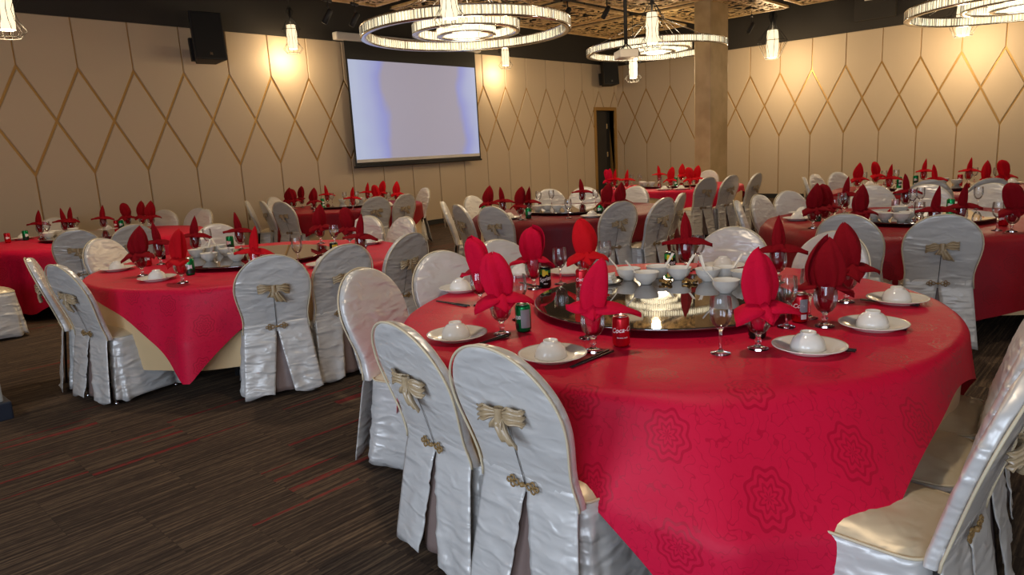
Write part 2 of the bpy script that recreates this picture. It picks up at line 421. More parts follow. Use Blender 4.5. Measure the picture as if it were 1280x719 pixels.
# right wall faces -x : local +x runs along -y
def xr3(o, off): o.location = (X1, -off, 0); o.rotation_euler = (0, 0, -PI/2)
S = 0.757
upper = ([(0, ZT), (S/2, ZM), (S, ZT), (S, ZP), (0, ZP)], [gd, gd, gv, 0, gv]); diamond = ([(0, ZB), (S/2, ZM), (0, ZT), (-S/2, ZM)], [gd]*4)
lower = ([(0, 0.10), (S, 0.10), (S, ZB), (S/2, ZM), (0, ZB)], [0, gv, gd, gd, gv]); cache = {}
place_panels(wall_right, -6, 14, -7.804, -Y1, 2.5, xr3)
bb = MB(); bb.box(X0, DX0-.09, Y1-.03, Y1, 0, .1); bb.box(DX1+.09, X1, Y1-.03, Y1, 0, .1); structure('baseboard_left', bb, M['blackm'])
bb = MB(); bb.box(X1-.03, X1, Y0, Y1-.03, 0, .1); structure('baseboard_right', bb, M['blackm'])
# doorway
df = empty('door_1', (0, 0, 0), kind='structure')
fm = MB(); fm.box(DX0-.09, DX0, Y1-.05, Y1+.2, 0, DZ+.09); fm.box(DX1, DX1+.09, Y1-.05, Y1+.2, 0, DZ+.09); fm.box(DX0, DX1, Y1-.05, Y1+.2, DZ, DZ+.09)
fm.build('door_frame', M['gold'], df, smooth=False, bevel=.005)
dm = MB(); dm.box(DX0, DX1-.2, Y1+.12, Y1+.17, 0, DZ); dl = dm.build('door_leaf', M['dark'], df, smooth=False)
dm = MB(); dm.box(DX1-.2, DX1, Y1+.14, Y1+.19, 0, DZ); dm.build('door_panel', M['blackm'], df, smooth=False)
for z in (.35, 1.2, 2.0):
    h = MB(); h.box(DX1-.23, DX1-.17, Y1+.10, Y1+.13, z, z+.14); h.build('door_hinge', M['chrome'], df, smooth=False)
# pillar
pm = MB(); pm.box(12.75, 13.50, 6.48, 6.82, 0, ZC)
pl = structure('trim_1', pm, M['pillar'], bevel=.02)
tag(pl, 'plain beige square pillar standing behind the rear tables', kind='structure')
# stub of a beige partition with dark skirting at the left edge
st = MB(); st.box(0.49, 0.850, 5.24, 5.62, 0.12, 0.31); sp_ = structure('trim_2', st, mat('grey_board', srgb(168, 164, 152), .6), bevel=.01)
s2 = MB(); s2.box(0.48, 0.885, 5.22, 5.63, 0, 0.12); s2.build('dark_plinth', mat('navy_plinth', srgb(34, 40, 52), .5), sp_, smooth=False, bevel=.01)
# boxed air outlet on the dark band of the right wall
ao = empty('ceiling_air_unit', (X1-.03, 4.93, 3.93), 0, 'dark boxed air unit high on the right-hand wall with a pale outlet', 'air conditioner')
a1 = MB(); a1.box(-.16, 0, -.42, .42, 0, .62); a1.build('housing', M['dark'], ao, smooth=False, bevel=.01)
a1 = MB(); a1.box(-.20, -.16, -.2, .2, .40, .46); a1.build('outlet', M['white'], ao, smooth=False, bevel=.01)

# carved lattice ceiling panels
def fret_mesh():
    mb = MB(); N = 84; L = 1.95; c = L/N; keep = {}
    for i in range(N):
        for j in range(N):
            x, y = (i-N/2)*c, (j-N/2)*c
            p = Vector((x*5.0, y*5.0, 0)); w = noise.noise_vector(p*0.8)*0.7
            a = noise.noise(Vector((x*2.6+w.x*1.5, y*2.6+w.y*1.5, 3.1)))
            r = math.hypot(x % .49 - .245, y % .49 - .245); ring = math.cos(r*26+3*math.atan2(y % .49 - .245, x % .49 - .245))
            keep[i, j] = (abs(a) < 0.045 or ring > 0.74 or i % 28 == 14 or j % 28 == 14 or i in (0, N-1) or j in (0, N-1))
    for (i, j), k in keep.items():
        if not k: continue
        x, y = (i-N/2)*c, (j-N/2)*c; b = len(mb.v)
        for z in (0, .008):
            for dx, dy in ((0, 0), (c, 0), (c, c), (0, c)): mb.v.append((x+dx, y+dy, z))
        mb.f.append((b+3, b+2, b+1, b))
        for (di, dj), q in (((0, -1), (0, 1, 5, 4)), ((1, 0), (1, 2, 6, 5)), ((0, 1), (2, 3, 7, 6)), ((-1, 0), (3, 0, 4, 7))):
            if not keep.get((i+di, j+dj), False): mb.f.append(tuple(b+t for t in q))
    return mb
def make_lattice():
    r = empty('ceiling_lattice_panel')
    f = fret_mesh().build('fretwork', M['lattice'], r, smooth=False, fix=False)
    L = 1.0
    for k in range(4):
        m = MB(); m.box(-L-.03, L+.03, L-.03, L+.03, -.015, .03); o = m.build('frame_bar', M['lattice'], r, smooth=False, bevel=.006); o.rotation_euler = (0, 0, k*PI/2)
    for sx in (-.6, .6):
        for sy in (-.6, .6):
            m = MB(); m.box(sx-.008, sx+.008, sy-.008, sy+.008, .03, .62); m.build('hanger_rod', M['blackm'], r, smooth=False)
    return r
rowname = ['row nearest the screen wall', 'second row from the screen wall', 'third row from the screen wall', 'fourth row from the screen wall', 'fifth row from the screen wall']
for j, y in enumerate((9.17, 6.87, 4.57, 2.27)):
    for i, x in enumerate((13.87, 11.52, 9.17, 6.82, 4.47)):
        if j >= 2 and i > 2 or j == 3 and i > 2: 
            if not (j == 2 and i == 3): continue
        inst('lattice', make_lattice, (x, y, 4.07), 0, 'square gilded fretwork panel hung under the dark ceiling, %s, %s' % (rowname[j], ['nearest the right-hand wall', 'second from the right-hand wall', 'third from the right-hand wall', 'fourth from the right-hand wall', 'fifth from the right-hand wall'][i]), 'ceiling panel', 'carved panels under the ceiling')
# track spotlights
def make_track():
    r = empty('track_spotlight')
    m = MB(); m.box(-.10, .10, -.02, .02, .18, .22); m.build('track_adapter', M['blackm'], r, smooth=False, bevel=.004)
    m = MB(); m.tube([(0, 0, .18), (0, 0, .08)], .012); m.build('stem', M['blackm'], r)
    m = MB(); m.tube([(0, 0, .22), (0, 0, .93)], .006); m.build('drop_rod', M['blackm'], r)
    m = MB(); m.lathe([(.03, -.16), (.045, -.15), (.045, .06), (.03, .08)], 16); o = m.build('lamp_head', M['blackm'], r); o.rotation_euler = (math.radians(28), math.radians(15), 0)
    return r
for (x, y, z), lb in zip(((6.55, 9.72, 3.74), (7.05, 9.72, 3.74), (10.30, 7.95, 3.86), (11.0, 7.6, 3.9), (14.6, 6.5, 3.78), (9.9, 8.8, 3.8)),
        ('left one of the two black track spotlights between the caged lamp and the screen', 'right one of the two black track spotlights above the left end of the screen', 'black track spotlight under the lattice panels left of the projector pole', 'black track spotlight close beside the projector pole', 'black track spotlight just right of the pillar', 'small black track spotlight seen through the big ring chandelier')):
    inst('track', make_track, (x, y, z), 0.4, lb, 'spotlight', 'track spotlights')

# projection screen
sc = empty('projection_screen', (9.78, 11.55, 0), 0, 'large pull-down projection screen with black masking hanging on the panelled wall', 'projection screen')
m = MB(); m.box(-1.92, 1.88, -.07, .07, 3.72, 3.86); m.build('screen_casing', M['white'], sc, smooth=False, bevel=.02)
for bx_ in (-1.7, 0, 1.66):
    m = MB(); m.box(bx_-.04, bx_+.04, .07, .26, 3.76, 3.83); m.build('wall_bracket', M['white'], sc, smooth=False)
m = MB(); m.box(-1.72, 1.73, -.004, .004, 1.37, 3.73); m.build('black_masking', M['blackm'], sc, smooth=False)
def screenmat():  # light landing on the screen is put into its colour ramp and glow
    m = mat('lit_screen', srgb(190, 190, 205), 0.7); n, l, b = nodes(m)
    tc = add(n, 'ShaderNodeTexCoord'); sep = add(n, 'ShaderNodeSeparateXYZ'); l.new(tc.outputs['Object'], sep.inputs[0])
    nz = add(n, 'ShaderNodeTexNoise'); nz.inputs['Scale'].default_value = 0.9; nz.inputs['Detail'].default_value = 2; l.new(tc.outputs['Object'], nz.inputs['Vector'])
    ab = add(n, 'ShaderNodeMath', operation='ABSOLUTE'); sh = add(n, 'ShaderNodeMath', operation='ADD'); sh.inputs[1].default_value = -.15; l.new(sep.outputs[0], sh.inputs[0]); l.new(sh.outputs[0], ab.inputs[0])
    ad = add(n, 'ShaderNodeMath', operation='MULTIPLY_ADD'); l.new(nz.outputs['Fac'], ad.inputs[0]); ad.inputs[1].default_value = 0.7; l.new(ab.outputs[0], ad.inputs[2])
    r = add(n, 'ShaderNodeValToRGB'); e = r.color_ramp.elements
    e[0].position = 1.15/1.0*0.0+0.0; e[0].color = srgb(178, 172, 190); e[1].position = 1.0; e[1].color = srgb(205, 220, 255)
    for p, cc in ((.66, srgb(182, 176, 196)), (.74, srgb(160, 170, 245)), (.84, srgb(188, 200, 250))): x = e.new(p); x.color = cc
    dv = add(n, 'ShaderNodeMath', operation='DIVIDE'); l.new(ad.outputs[0], dv.inputs[0]); dv.inputs[1].default_value = 2.0; l.new(dv.outputs[0], r.inputs[0])
    l.new(r.outputs[0], b.inputs['Emission Color']); b.inputs['Emission Strength'].default_value = 0.42
    b.inputs['Base Color'].default_value = srgb(120, 118, 122)
    return m
m = MB(); m.box(-1.68, 1.69, -.008, -.004, 1.44, 3.385); m.build('picture_surface', screenmat(), sc, smooth=False)
m = MB(); m.box(-1.68, 1.69, -.011, -.008, 1.44, 1.50); m.build('lower_border', M['white'], sc, smooth=False)
m = MB(); m.tube([(-1.74, 0, 1.36), (1.75, 0, 1.36)], .022); m.build('bottom_bar', M['blackm'], sc)

# loudspeakers
def make_speaker(w, h, d):
    r = empty('loudspeaker')
    m = MB(); tw = w*.28
    pts = [(-w/2, -d/2), (w/2, -d/2), (tw+.02, d/2), (-tw-.02, d/2)]; b = 0
    for z in (0, h):
        for p in pts: m.v.append((p[0], p[1], z))
    m.f += [(3, 2, 1, 0), (4, 5, 6, 7), (0, 1, 5, 4), (1, 2, 6, 5), (2, 3, 7, 6), (3, 0, 4, 7)]
    m.build('cabinet', M['blackm'], r, smooth=False, bevel=.015)
    m = MB(); m.box(-w/2+.025, w/2-.025, -d/2-.012, -d/2-.001, .03, h-.03); m.build('front_grille', M['grille'], r, smooth=False, bevel=.006)
    m = MB(); m.box(-.022, .022, -d/2-.017, -d/2-.012, .07, .11); m.build('badge', M['chrome'], r, smooth=False)
    m = MB(); m.box(-w*.42, w*.42, d/2-.02, d/2+.05, .05, h*.55); m.box(-.05, .05, d/2+.03, d/2+.16, h*.2, h*.35); m.build('wall_bracket', M['blackm'], r, smooth=False)
    return r
s_ = make_speaker(.50, .74, .34); s_.location = (5.36, 11.42, 3.17); s_.rotation_euler = (math.radians(-6), 0, math.radians(-8)); tag(s_, 'large black loudspeaker mounted on the panelled wall left of the caged lamp', 'speaker', 'wall loudspeakers')
s_ = make_speaker(.46, .66, .34); s_.location = (16.52, 11.40, 3.14); s_.rotation_euler = (math.radians(-6), 0, math.radians(-28)); tag(s_, 'black loudspeaker mounted above the dark doorway in the corner', 'speaker', 'wall loudspeakers')

# projector on a black ceiling pole
pj = empty('projector', (9.7, 6.36, 2.84), math.radians(50), 'white projector hanging from a black ceiling pole before the rear chandelier', 'projector')
m = MB(); m.box(-.19, .19, -.15, .15, 0, .125); m.build('projector_body', M['white'], pj, smooth=False, bevel=.02)
m = MB(); m.lathe([(.045, 0), (.045, .03), (.03, .03)], 16); o = m.build('lens', M['black'], pj); o.rotation_euler = (PI/2, 0, 0); o.location = (-.08, -.15, .065)
m = MB(); m.box(.05, .15, -.155, -.148, .03, .09); m.build('vent', M['blackm'], pj, smooth=False)
m = MB(); m.tube([(0, 0, .22), (0, 0, ZC-2.84)], .03, 10); m.build('ceiling_pole', M['blackm'], pj)
m = MB()
for a in range(4): m.tube([(0, 0, .24), (.13*math.cos(a*PI/2+.78), .1*math.sin(a*PI/2+.78), .125)], .009, 6)
m.build('mount_arm', M['blackm'], pj)

# ring chandeliers of cut crystal
M['ledwarm'] = emit('led_strip', (1.0, 0.88, 0.62), 0.8)
def crystalmat():
    m = mat('crystal_prism', (0.85, 0.82, 0.72), 0.08); n, l, b = nodes(m)
    b.inputs['Transmission Weight'].default_value = 0.8; b.inputs['IOR'].default_value = 1.5; b.inputs['Emission Color'].default_value = (1.0, 0.86, 0.58, 1); b.inputs['Emission Strength'].default_value = 0.05
    return m
M['prism'] = crystalmat(); M['prism2'] = M['prism'].copy(); nodes(M['prism2'])[2].inputs['Emission Strength'].default_value = 0.2
def ring(R, z, h, nprism, parent, pm):
    rg = MB(); k = 96
    prof = [(R-.045, h/2+z), (R+.045, h/2+z), (R+.045, h/2+z-.02), (R-.045, h/2+z-.02), (R-.045, h/2+z)]
    rg.lathe(prof, k, cap=False); prof = [(q[0], q[1]-h+.02) for q in prof]; rg.lathe(prof, k, cap=False)
    o = rg.build('ring_rail', M['chrome'], parent)
    st_ = MB(); st_.lathe([(R-.012, z-h/2+.02), (R+.012, z-h/2+.02), (R+.012, z+h/2-.02), (R-.012, z+h/2-.02), (R-.012, z-h/2+.02)], k, cap=False); s = st_.build('light_strip', M['ledwarm'], o)
    c = MB(); r2 = random.Random(3)
    for i in range(nprism):
        a = 2*PI*i/nprism; w = PI*R/nprism*.82
        for rr in (R+.035, R-.035):
            b = len(c.v); ca, sa = math.cos(a), math.sin(a); t = .010; tw = r2.uniform(-.35, .35)
            for zz in (z-h/2+.012, z+h/2-.012):
                for dx, dy in ((-w, 0), (0, -t), (w, 0), (0, t)):
                    dx, dy = dx*math.cos(tw)-dy*math.sin(tw), dx*math.sin(tw)+dy*math.cos(tw)
                    c.v.append((rr*ca-dx*sa+dy*ca, rr*sa+dx*ca+dy*sa, zz))
            for q in ((3, 2, 1, 0), (4, 5, 6, 7), (0, 1, 5, 4), (1, 2, 6, 5), (2, 3, 7, 6), (3, 0, 4, 7)): c.f.append(tuple(b+x for x in q))
    p = c.build('crystal_prisms', pm, o, smooth=False, fix=False); p['kind'] = 'stuff'
    return o
def make_chandelier():
    r = empty('ring_chandelier')
    ring(1.6, 0, .16, 190, r, M['prism']); ring(.80, .03, .16, 100, r, M['prism2']); ring(.42, -.02, .13, 56, r, M['prism2'])
    cn = MB(); cn.lathe([(0, 1.30-.06), (.16, 1.24), (.17, 1.30), (0, 1.30)], 24, cap=False); cn.build('ceiling_canopy', M['bronze'], r)
    for i in range(12):
        a = 2*PI*i/12+.15; R = 1.6 if i % 2 == 0 else .8
        m = MB(); m.tube([(R*math.cos(a), R*math.sin(a), .08), (.22*math.cos(a), .22*math.sin(a), .66), (.1*math.cos(a), .1*math.sin(a), 1.25)], .006, 5); m.build('suspension_cable', M['chrome'], r)
    return r
for (x, y, z), lb in zip(((8.05, 8.23, 3.4), (12.9, 7.75, 3.38), (14.02, 1.82, 3.35)), ('big three-ring crystal chandelier hanging before the projection screen', 'three-ring crystal chandelier hanging behind the projector and pillar', 'crystal ring chandelier cut by the top right corner')):
    o = inst('chandelier', make_chandelier, (x, y, z), 0, lb, 'chandelier', 'ring chandeliers', sc=.85 if x == 12.9 else 1.0)
    l = bpy.data.lights.new('chandelier_glow', 'POINT'); l.energy = 34; l.color = (1, .82, .55); l.shadow_soft_size = .3
    lo = bpy.data.objects.new('chandelier_glow', l); C.objects.link(lo); lo.location = (x, y, z-.35)

# caged pendant lamps
M['shade'] = emit('pendant_shade', (1.0, 0.80, 0.50), 0.85)
def make_pendant(kind):
    r = empty('caged_pendant_lamp')
    s = MB(); N = 40
    s.grid(N, 6, lambda u, v: ((.072+.012*math.sin(v*PI)+.004*math.cos(u*2*PI*10))*math.cos(u*2*PI), (.072+.012*math.sin(v*PI)+.004*math.cos(u*2*PI*10))*math.sin(u*2*PI), -.20+.40*v), closeu=True)
    s.build('glowing_shade', M['shade'], r)
    s = MB(); s.tube([(0, 0, .2), (0, 0, .48)], .018, 8); s.tube([(0, 0, .48), (0, 0, 1.9)], .006, 6); s.build('cord', M['blackm'], r)
    if kind == 0: prof = [(.02, .5), (.07, .42), (.02, .34), (.07, .28), (.16, .12), (.09, -.02), (.11, -.12), (.17, -.20), (.11, -.27)]
    else: prof = [(.02, .5), (.06, .40), (.03, .30), (.10, .20), (.22, .04), (.10, -.21)]
    c = MB()
    for i in range(12):
        a = 2*PI*i/12; c.tube([(q[0]*math.cos(a), q[0]*math.sin(a), q[1]) for q in prof], .0035, 4)
    for q in (prof[-1], prof[4]): c.tube([(q[0]*math.cos(t*PI/12), q[0]*math.sin(t*PI/12), q[1]) for t in range(24)], .004, 4, closed=True)
    o = c.build('wire_cage', M['blackm'], r)
    return r
PEN = [((6.90, 11.42, 3.67), 0, 'black wire-caged pendant lamp glowing on the wall between speaker and screen'), ((1.94, 8.27, 3.1), 0, 'caged pendant lamp cut off at the top left corner'),
       ((12.36, 11.40, 3.66), 0, 'small caged pendant lamp below the right end of the big chandelier'), ((5.13, 5.47, 3.06), 0, 'pendant lamp cut off by the top edge above the big chandelier'),
       ((8.72, 5.29, 3.05), 0, 'glowing pendant lamp in front of the rear chandelier cables'), ((12.74, 8.19, 3.05), 0, 'small pendant lamp below the projector beside the corner speaker'),
       ((16.3, 6.76, 3.58), 1, 'caged pendant lamp hanging right of the pillar'), ((16.4, 3.06, 3.54), 1, 'wide-caged pendant lamp below the chandelier at top right')]
for p, k, lb in PEN:
    o = inst('pendant%d' % k, lambda: make_pendant(k), p, 0, lb, 'pendant lamp', 'caged pendant lamps', sc=1.5 if k else 1.0)
    l = bpy.data.lights.new('pendant_bulb', 'POINT'); l.energy = 30 if p[1] < 10 and not k else (24 if not k else 64); l.color = (1, .74, .42); l.shadow_soft_size = .06
    lo = bpy.data.objects.new('pendant_bulb', l); C.objects.link(lo); lo.location = (p[0], p[1], p[2]-(.42 if k else .32))

# ------------------------------------------------------------------ layout (metres)
TC = {"T1": [2.82, 1.68], "T2": [2.67, 5.32], "T3": [2.75, 9.4], "T4": [6.65, 9.85], "T5": [6.7, 5.2], "T6": [10.92, 6.3], "T7": [6.63, 1.5], "T8": [10.2, 2.1]}
CHAIRS = {"T1": [[1.409, 1.865, -7.5], [1.441, 1.363, 12.9], [2.071, 2.924, -58.9], [2.626, 3.03, -81.8], [3.143, 3.05, -103.3], [4.166, 1.958, -168.3], [4.133, 1.327, 165.0]], "T2": [[2.104, 4.012, 66.6], [2.611, 3.959, 87.5], [3.213, 4.012, 112.5], [4.085, 5.163, 173.7], [4.042, 5.693, -164.8], [1.235, 5.723, -15.7], [1.233, 5.08, 9.5], [1.963, 6.663, -62.2], [3.04, 6.792, -104.1]], "T3": [[2.17, 8.112, 65.8], [2.679, 7.988, 87.1], [3.896, 10.309, -141.6], [4.217, 9.929, -160.2], [4.109, 9.45, -177.9], [2.703, 10.892, -88.2]], "T4": [[5.326, 10.674, -31.9], [5.331, 10.182, -14.1], [5.27, 9.524, 13.3], [6.044, 11.171, -65.4], [6.239, 8.503, 73.0], [6.756, 8.453, 94.3], [8.068, 9.545, 167.9]], "T5": [[5.287, 5.704, -19.6], [5.182, 5.081, 4.5], [5.61, 6.316, -45.7], [6.443, 6.677, -80.1], [7.625, 6.33, -129.3], [7.977, 5.973, -148.8], [8.064, 5.177, 179.0], [5.878, 3.956, 56.5], [6.313, 3.713, 75.4], [6.911, 3.853, 98.9]], "T6": [[10.01, 5.124, 52.3], [10.482, 4.958, 71.9], [10.927, 4.74, 90.3], [12.367, 6.318, -179.3]], "T7": [[5.125, 1.573, -2.8], [5.212, 1.003, 19.3], [6.082, 2.822, -67.5], [6.692, 2.878, -92.6], [7.187, 2.786, -113.4], [7.97, 2.212, -152.0], [7.975, 1.704, -171.4], [8.074, 1.178, 167.4]], "T8": [[9.627, 3.521, -68.0], [10.317, 3.625, -94.4], [10.793, 3.472, -113.4], [8.799, 1.859, 9.8], [8.951, 1.317, 32.1]]}
NAP = {"T2": [[1.828, 5.394, "A"], [2.146, 5.885, "B"], [1.849, 4.745, "A"], [2.531, 6.097, "B"], [2.907, 6.045, "B"], [2.22, 4.435, "B"], [3.509, 5.691, "A"], [3.476, 5.169, "A"], [3.044, 4.389, "B"]], "T3": [[2.358, 10.199, "B"], [2.64, 10.224, "B"], [2.731, 10.296, "B"], [3.042, 10.073, "B"], [3.364, 10.16, "A"], [3.493, 10.002, "A"], [3.51, 9.741, "A"]], "T4": [[5.925, 10.438, "A"], [5.893, 10.239, "A"], [6.315, 10.708, "A"], [5.825, 9.537, "A"], [6.838, 10.739, "B"], [6.201, 9.048, "B"], [7.365, 10.274, "B"], [6.648, 9.041, "A"], [7.538, 10.065, "A"], [7.29, 9.364, "A"]], "T5": [[5.935, 5.877, "A"], [5.976, 5.68, "B"], [5.708, 5.161, "A"], [5.929, 5.237, "B"], [7.419, 5.595, "B"], [6.143, 4.309, "A"], [6.29, 4.242, "A"]], "T6": [[10.199, 7.104, "A"], [10.29, 7.177, "A"], [10.216, 6.99, "B"], [10.039, 6.627, "B"], [11.641, 6.954, "B"], [10.203, 5.879, "A"], [11.672, 6.503, "A"], [10.294, 5.582, "A"], [10.539, 5.596, "A"]], "T7": [[5.823, 2.053, "A"], [6.02, 2.026, "A"], [7.0, 2.177, "B"], [5.651, 1.653, "A"], [7.369, 1.748, "B"], [5.688, 1.162, "B"], [5.978, 1.05, "B"], [5.984, 0.738, "A"]], "T8": [[9.824, 2.913, "A"], [10.525, 2.887, "A"], [9.503, 2.451, "B"], [11.061, 2.42, "B"], [9.224, 1.905, "B"], [10.95, 1.869, "B"], [9.508, 1.459, "A"], [9.968, 1.351, "A"]]}
WINE = {"T2": [[2.657, 4.644], [2.725, 6.295], [3.344, 5.201]], "T3": [[2.379, 9.983], [2.806, 10.366]], "T4": [[6.794, 10.526], [7.029, 10.484], [7.198, 10.366], [7.033, 9.238]], "T5": [[7.085, 6.067], [5.987, 4.71], [7.409, 5.372], [7.268, 5.996]], "T6": [[11.106, 7.217], [10.178, 6.072], [11.198, 7.102]], "T7": [[6.172, 2.0], [6.833, 2.152], [7.297, 1.676], [5.972, 1.321], [7.554, 1.202], [6.026, 0.831], [7.495, 1.655]], "T8": [[10.495, 3.024], [10.788, 2.848], [10.934, 2.732], [11.139, 1.831], [11.03, 1.574]]}
CANS = {"T2": [[2.053, 5.91, "c"], [2.286, 6.232, "l"], [2.037, 5.064, "s"], [2.919, 6.275, "s"], [2.416, 4.683, "c"], [3.039, 4.75, "l"]], "T3": [[1.966, 9.983, "c"], [2.174, 10.099, "s"], [3.314, 10.271, "s"], [3.274, 10.337, "c"]], "T4": [[5.995, 10.578, "l"], [6.637, 10.58, "s"], [6.742, 10.75, "s"]], "T5": [[6.013, 6.033, "s"], [5.854, 5.175, "s"], [6.398, 4.587, "s"]], "T6": [[11.556, 6.556, "s"], [10.606, 7.234, "s"], [11.007, 7.258, "c"]], "T7": [[6.311, 2.187, "s"], [7.237, 1.803, "r"], [7.318, 1.371, "s"], [6.324, 0.836, "c"]], "T8": [[11.07, 2.517, "s"], [10.769, 2.65, "s"], [11.162, 2.001, "c"]]}
PLATES = {"T2": [[1.829, 5.918], [1.807, 5.065], [2.731, 4.425], [3.677, 5.17]], "T3": [[3.13, 10.243], [2.181, 10.271]], "T4": [[7.308, 10.52], [5.748, 10.367], [6.759, 8.886]], "T5": [[5.74, 5.362], [6.129, 4.5], [6.444, 4.355]], "T6": [[10.113, 5.644], [10.012, 5.89]], "T7": [[6.369, 2.383], [6.846, 2.517], [7.532, 1.379]], "T8": [[10.677, 3.002], [10.935, 1.39], [9.265, 2.267]]}
BOWLS = {"T2": [[2.365, 5.704], [2.472, 5.768], [2.594, 5.801], [2.515, 5.486], [2.411, 5.109], [2.309, 5.348]], "T3": [[2.309, 9.614], [2.269, 9.495], [2.408, 9.75], [2.622, 9.845]], "T4": [[6.811, 10.247], [6.972, 10.198], [7.064, 10.046], [7.085, 9.778]], "T5": [[6.241, 5.372], [6.352, 5.313], [6.373, 5.174], [6.392, 5.046]], "T6": [[10.613, 6.682], [10.72, 6.747], [10.536, 6.583], [10.537, 6.442]], "T7": [[6.23, 1.704], [6.152, 1.606], [6.14, 1.481], [6.268, 1.467], [6.702, 1.633]], "T8": [[10.638, 2.247], [10.61, 2.084], [10.273, 1.877]]}
T1N = [[2.017, 1.961], [2.019, 1.494], [2.37, 2.443], [2.809, 2.467], [3.088, 2.321], [2.359, 1.011], [2.786, 0.925], [3.25, 0.99], [3.635, 1.999], [3.541, 1.42]]
T1W = [[2.235, 1.095], [2.701, 1.044], [2.985, 2.422], [3.299, 2.338], [2.153, 1.619], [2.244, 2.066], [2.884, 1.02], [3.712, 1.962]]
T1C = [[2.104, 1.917], [2.873, 2.44], [2.136, 1.449], [2.897, 2.205], [2.499, 1.075], [2.813, 1.033], [3.596, 2.082]]
T1P = [[1.872, 2.079], [1.866, 1.565], [2.432, 0.857], [2.852, 0.765], [3.35, 0.806], [2.582, 2.807], [3.096, 2.817], [3.27, 2.581], [3.822, 1.854]]
T1B = [[3.097, 2.045], [3.044, 1.903], [3.226, 1.941], [3.233, 1.82], [3.258, 1.668], [3.346, 1.616], [3.026, 1.459], [3.279, 1.484]]
T1S = [[1.733, 1.93], [2.029, 1.917], [1.761, 1.437], [2.094, 1.435], [2.46, 1.009], [2.502, 0.672], [2.862, 0.923], [2.879, 0.625], [3.322, 0.998], [3.304, 0.663], [2.316, 2.777], [2.31, 2.405], [2.93, 2.745], [2.821, 2.351]]
T1X = [[2.967, 2.104], [2.896, 2.225], [3.209, 1.719], [3.114, 1.812]]

# ------------------------------------------------------------------ tables and cloths
TR = 1.18; TZ = 0.75
WHERE = {'T1': 'the front table', 'T2': 'the middle-left table', 'T3': 'the far-left table', 'T4': 'the screen-side table', 'T5': 'the centre table',
         'T6': 'the pillar-side table', 'T7': 'the right-hand table', 'T8': 'the far right table'}
def make_table():
    r = empty('round_banquet_table')
    m = MB(); m.lathe([(0, TZ-.03), (TR-.02, TZ-.03), (TR-.005, TZ-.015), (TR-.02, TZ-.004), (0, TZ-.004)], 64, cap=False); m.build('tabletop', M['wood'], r)
    for k in range(4):
        a = PI/4+k*PI/2; m = MB(); m.tube([(.55*math.cos(a), .55*math.sin(a), TZ-.03), (.7*math.cos(a), .7*math.sin(a), 0.0)], .022, 8); m.build('leg', M['blackm'], r)
    m = MB(); m.tube([(.6*math.cos(t*PI/12), .6*math.sin(t*PI/12), .35) for t in range(24)], .012, 6, closed=True); m.build('brace_ring', M['blackm'], r)
    return r
def square_rho(th, a): return a/max(abs(math.cos(th)), abs(math.sin(th)))
def cloth(name, m, R, z, a, phi, fold, nth, nr, seed, roundr=None, flare=.06, minz=0.05, push=None):
    """a flat cloth laid over a round top: inside R it lies flat, outside it hangs and folds"""
    mb = MB(); uv = []; rr = random.Random(seed)
    ph = [rr.uniform(0, 6.28) for _ in range(6)]; ks = [5+rr.randint(0, 2), 9+rr.randint(0, 3), 14+rr.randint(0, 4)]
    nin = 4; rows = [R*(i/nin)**.7 for i in range(nin+1)]; rows[0] = .02
    for j in range(nin+1+nr):
        for i in range(nth):
            th = 2*PI*i/nth; rm = roundr if roundr else square_rho(th-phi, a)
            if not roundr: # soften the corners of the square
                rm = min(rm, a*1.385, R+.69 if a > 1.4 else 9)
            if j <= nin: s = 0; rho = rows[j]
            else: t = (j-nin)/nr; s = (rm-R)*t; rho = R+s
            uv.append((rho*math.cos(th-phi+PI/4), rho*math.sin(th-phi+PI/4)))
            if s <= 0:
                zz = z + (0.0012*math.sin(5*th+rho*9+ph[0]) if 0 < j < nin else 0); r = rho
            else:
                br = .035 # bend radius
                if s < br*PI/2: r = R+br*math.sin(s/br); zz = z-br*(1-math.cos(s/br))
                else: r = R+br; zz = z-br-(s-br*PI/2)
                f = min(1, s/.35)
                corner = max(0, (rm-R-.25))
                wob = fold*f*(math.sin(ks[0]*th+ph[1])*.5+math.sin(ks[1]*th+ph[2]+s*1.5)*.35+math.sin(ks[2]*th+ph[3])*.25)
                # the excess of each corner falls into two soft folds
                if not roundr:
                    dc = ((th-phi-PI/4+PI/4) % (PI/2))-PI/4
                    wob += corner*f*.10*(1+math.cos(dc*15))*math.exp(-(dc*3.2)**2)
                r += wob + flare*f*min(1, s)
                if push: d_ = ((th-push[0]+PI) % (2*PI))-PI; r += push[2]*min(s, .34)*math.exp(-(d_/push[1])**2)
                if zz < minz: r += (minz-zz)*.6; zz = minz+.004*math.sin(20*th)
            mb.v.append((r*math.cos(th), r*math.sin(th), zz))
    n = nth
    for j in range(nin+nr):
        for i in range(n): mb.f.append((j*n+i, j*n+(i+1) % n, (j+1)*n+(i+1) % n, (j+1)*n+i))
    mb.f.append(tuple(range(n))[::-1])
    o = mb.build(name, m, None, uv=uv)
    return o
def make_susan():
    r = empty('lazy_susan')
    m = MB(); m.lathe([(0, .026), (.597, .026), (.602, .032), (.597, .038), (0, .038)], 96, cap=False); o = m.build('glass_plate', M['susan'], r)
    for p in o.data.polygons:
        if abs(p.normal.z) > .9: p.use_smooth = False
    m = MB(); m.lathe([(.22, 0), (.22, .008), (.10, .012), (.10, .026)], 48); m.build('swivel_base', M['chrome'], r)
    return r
phis = {'T1': math.radians(217+45), 'T2': math.radians(222+45), 'T3': math.radians(200+45), 'T4': math.radians(315), 'T5': math.radians(225), 'T6': math.radians(235+45), 'T7': math.radians(225), 'T8': math.radians(230+45)}
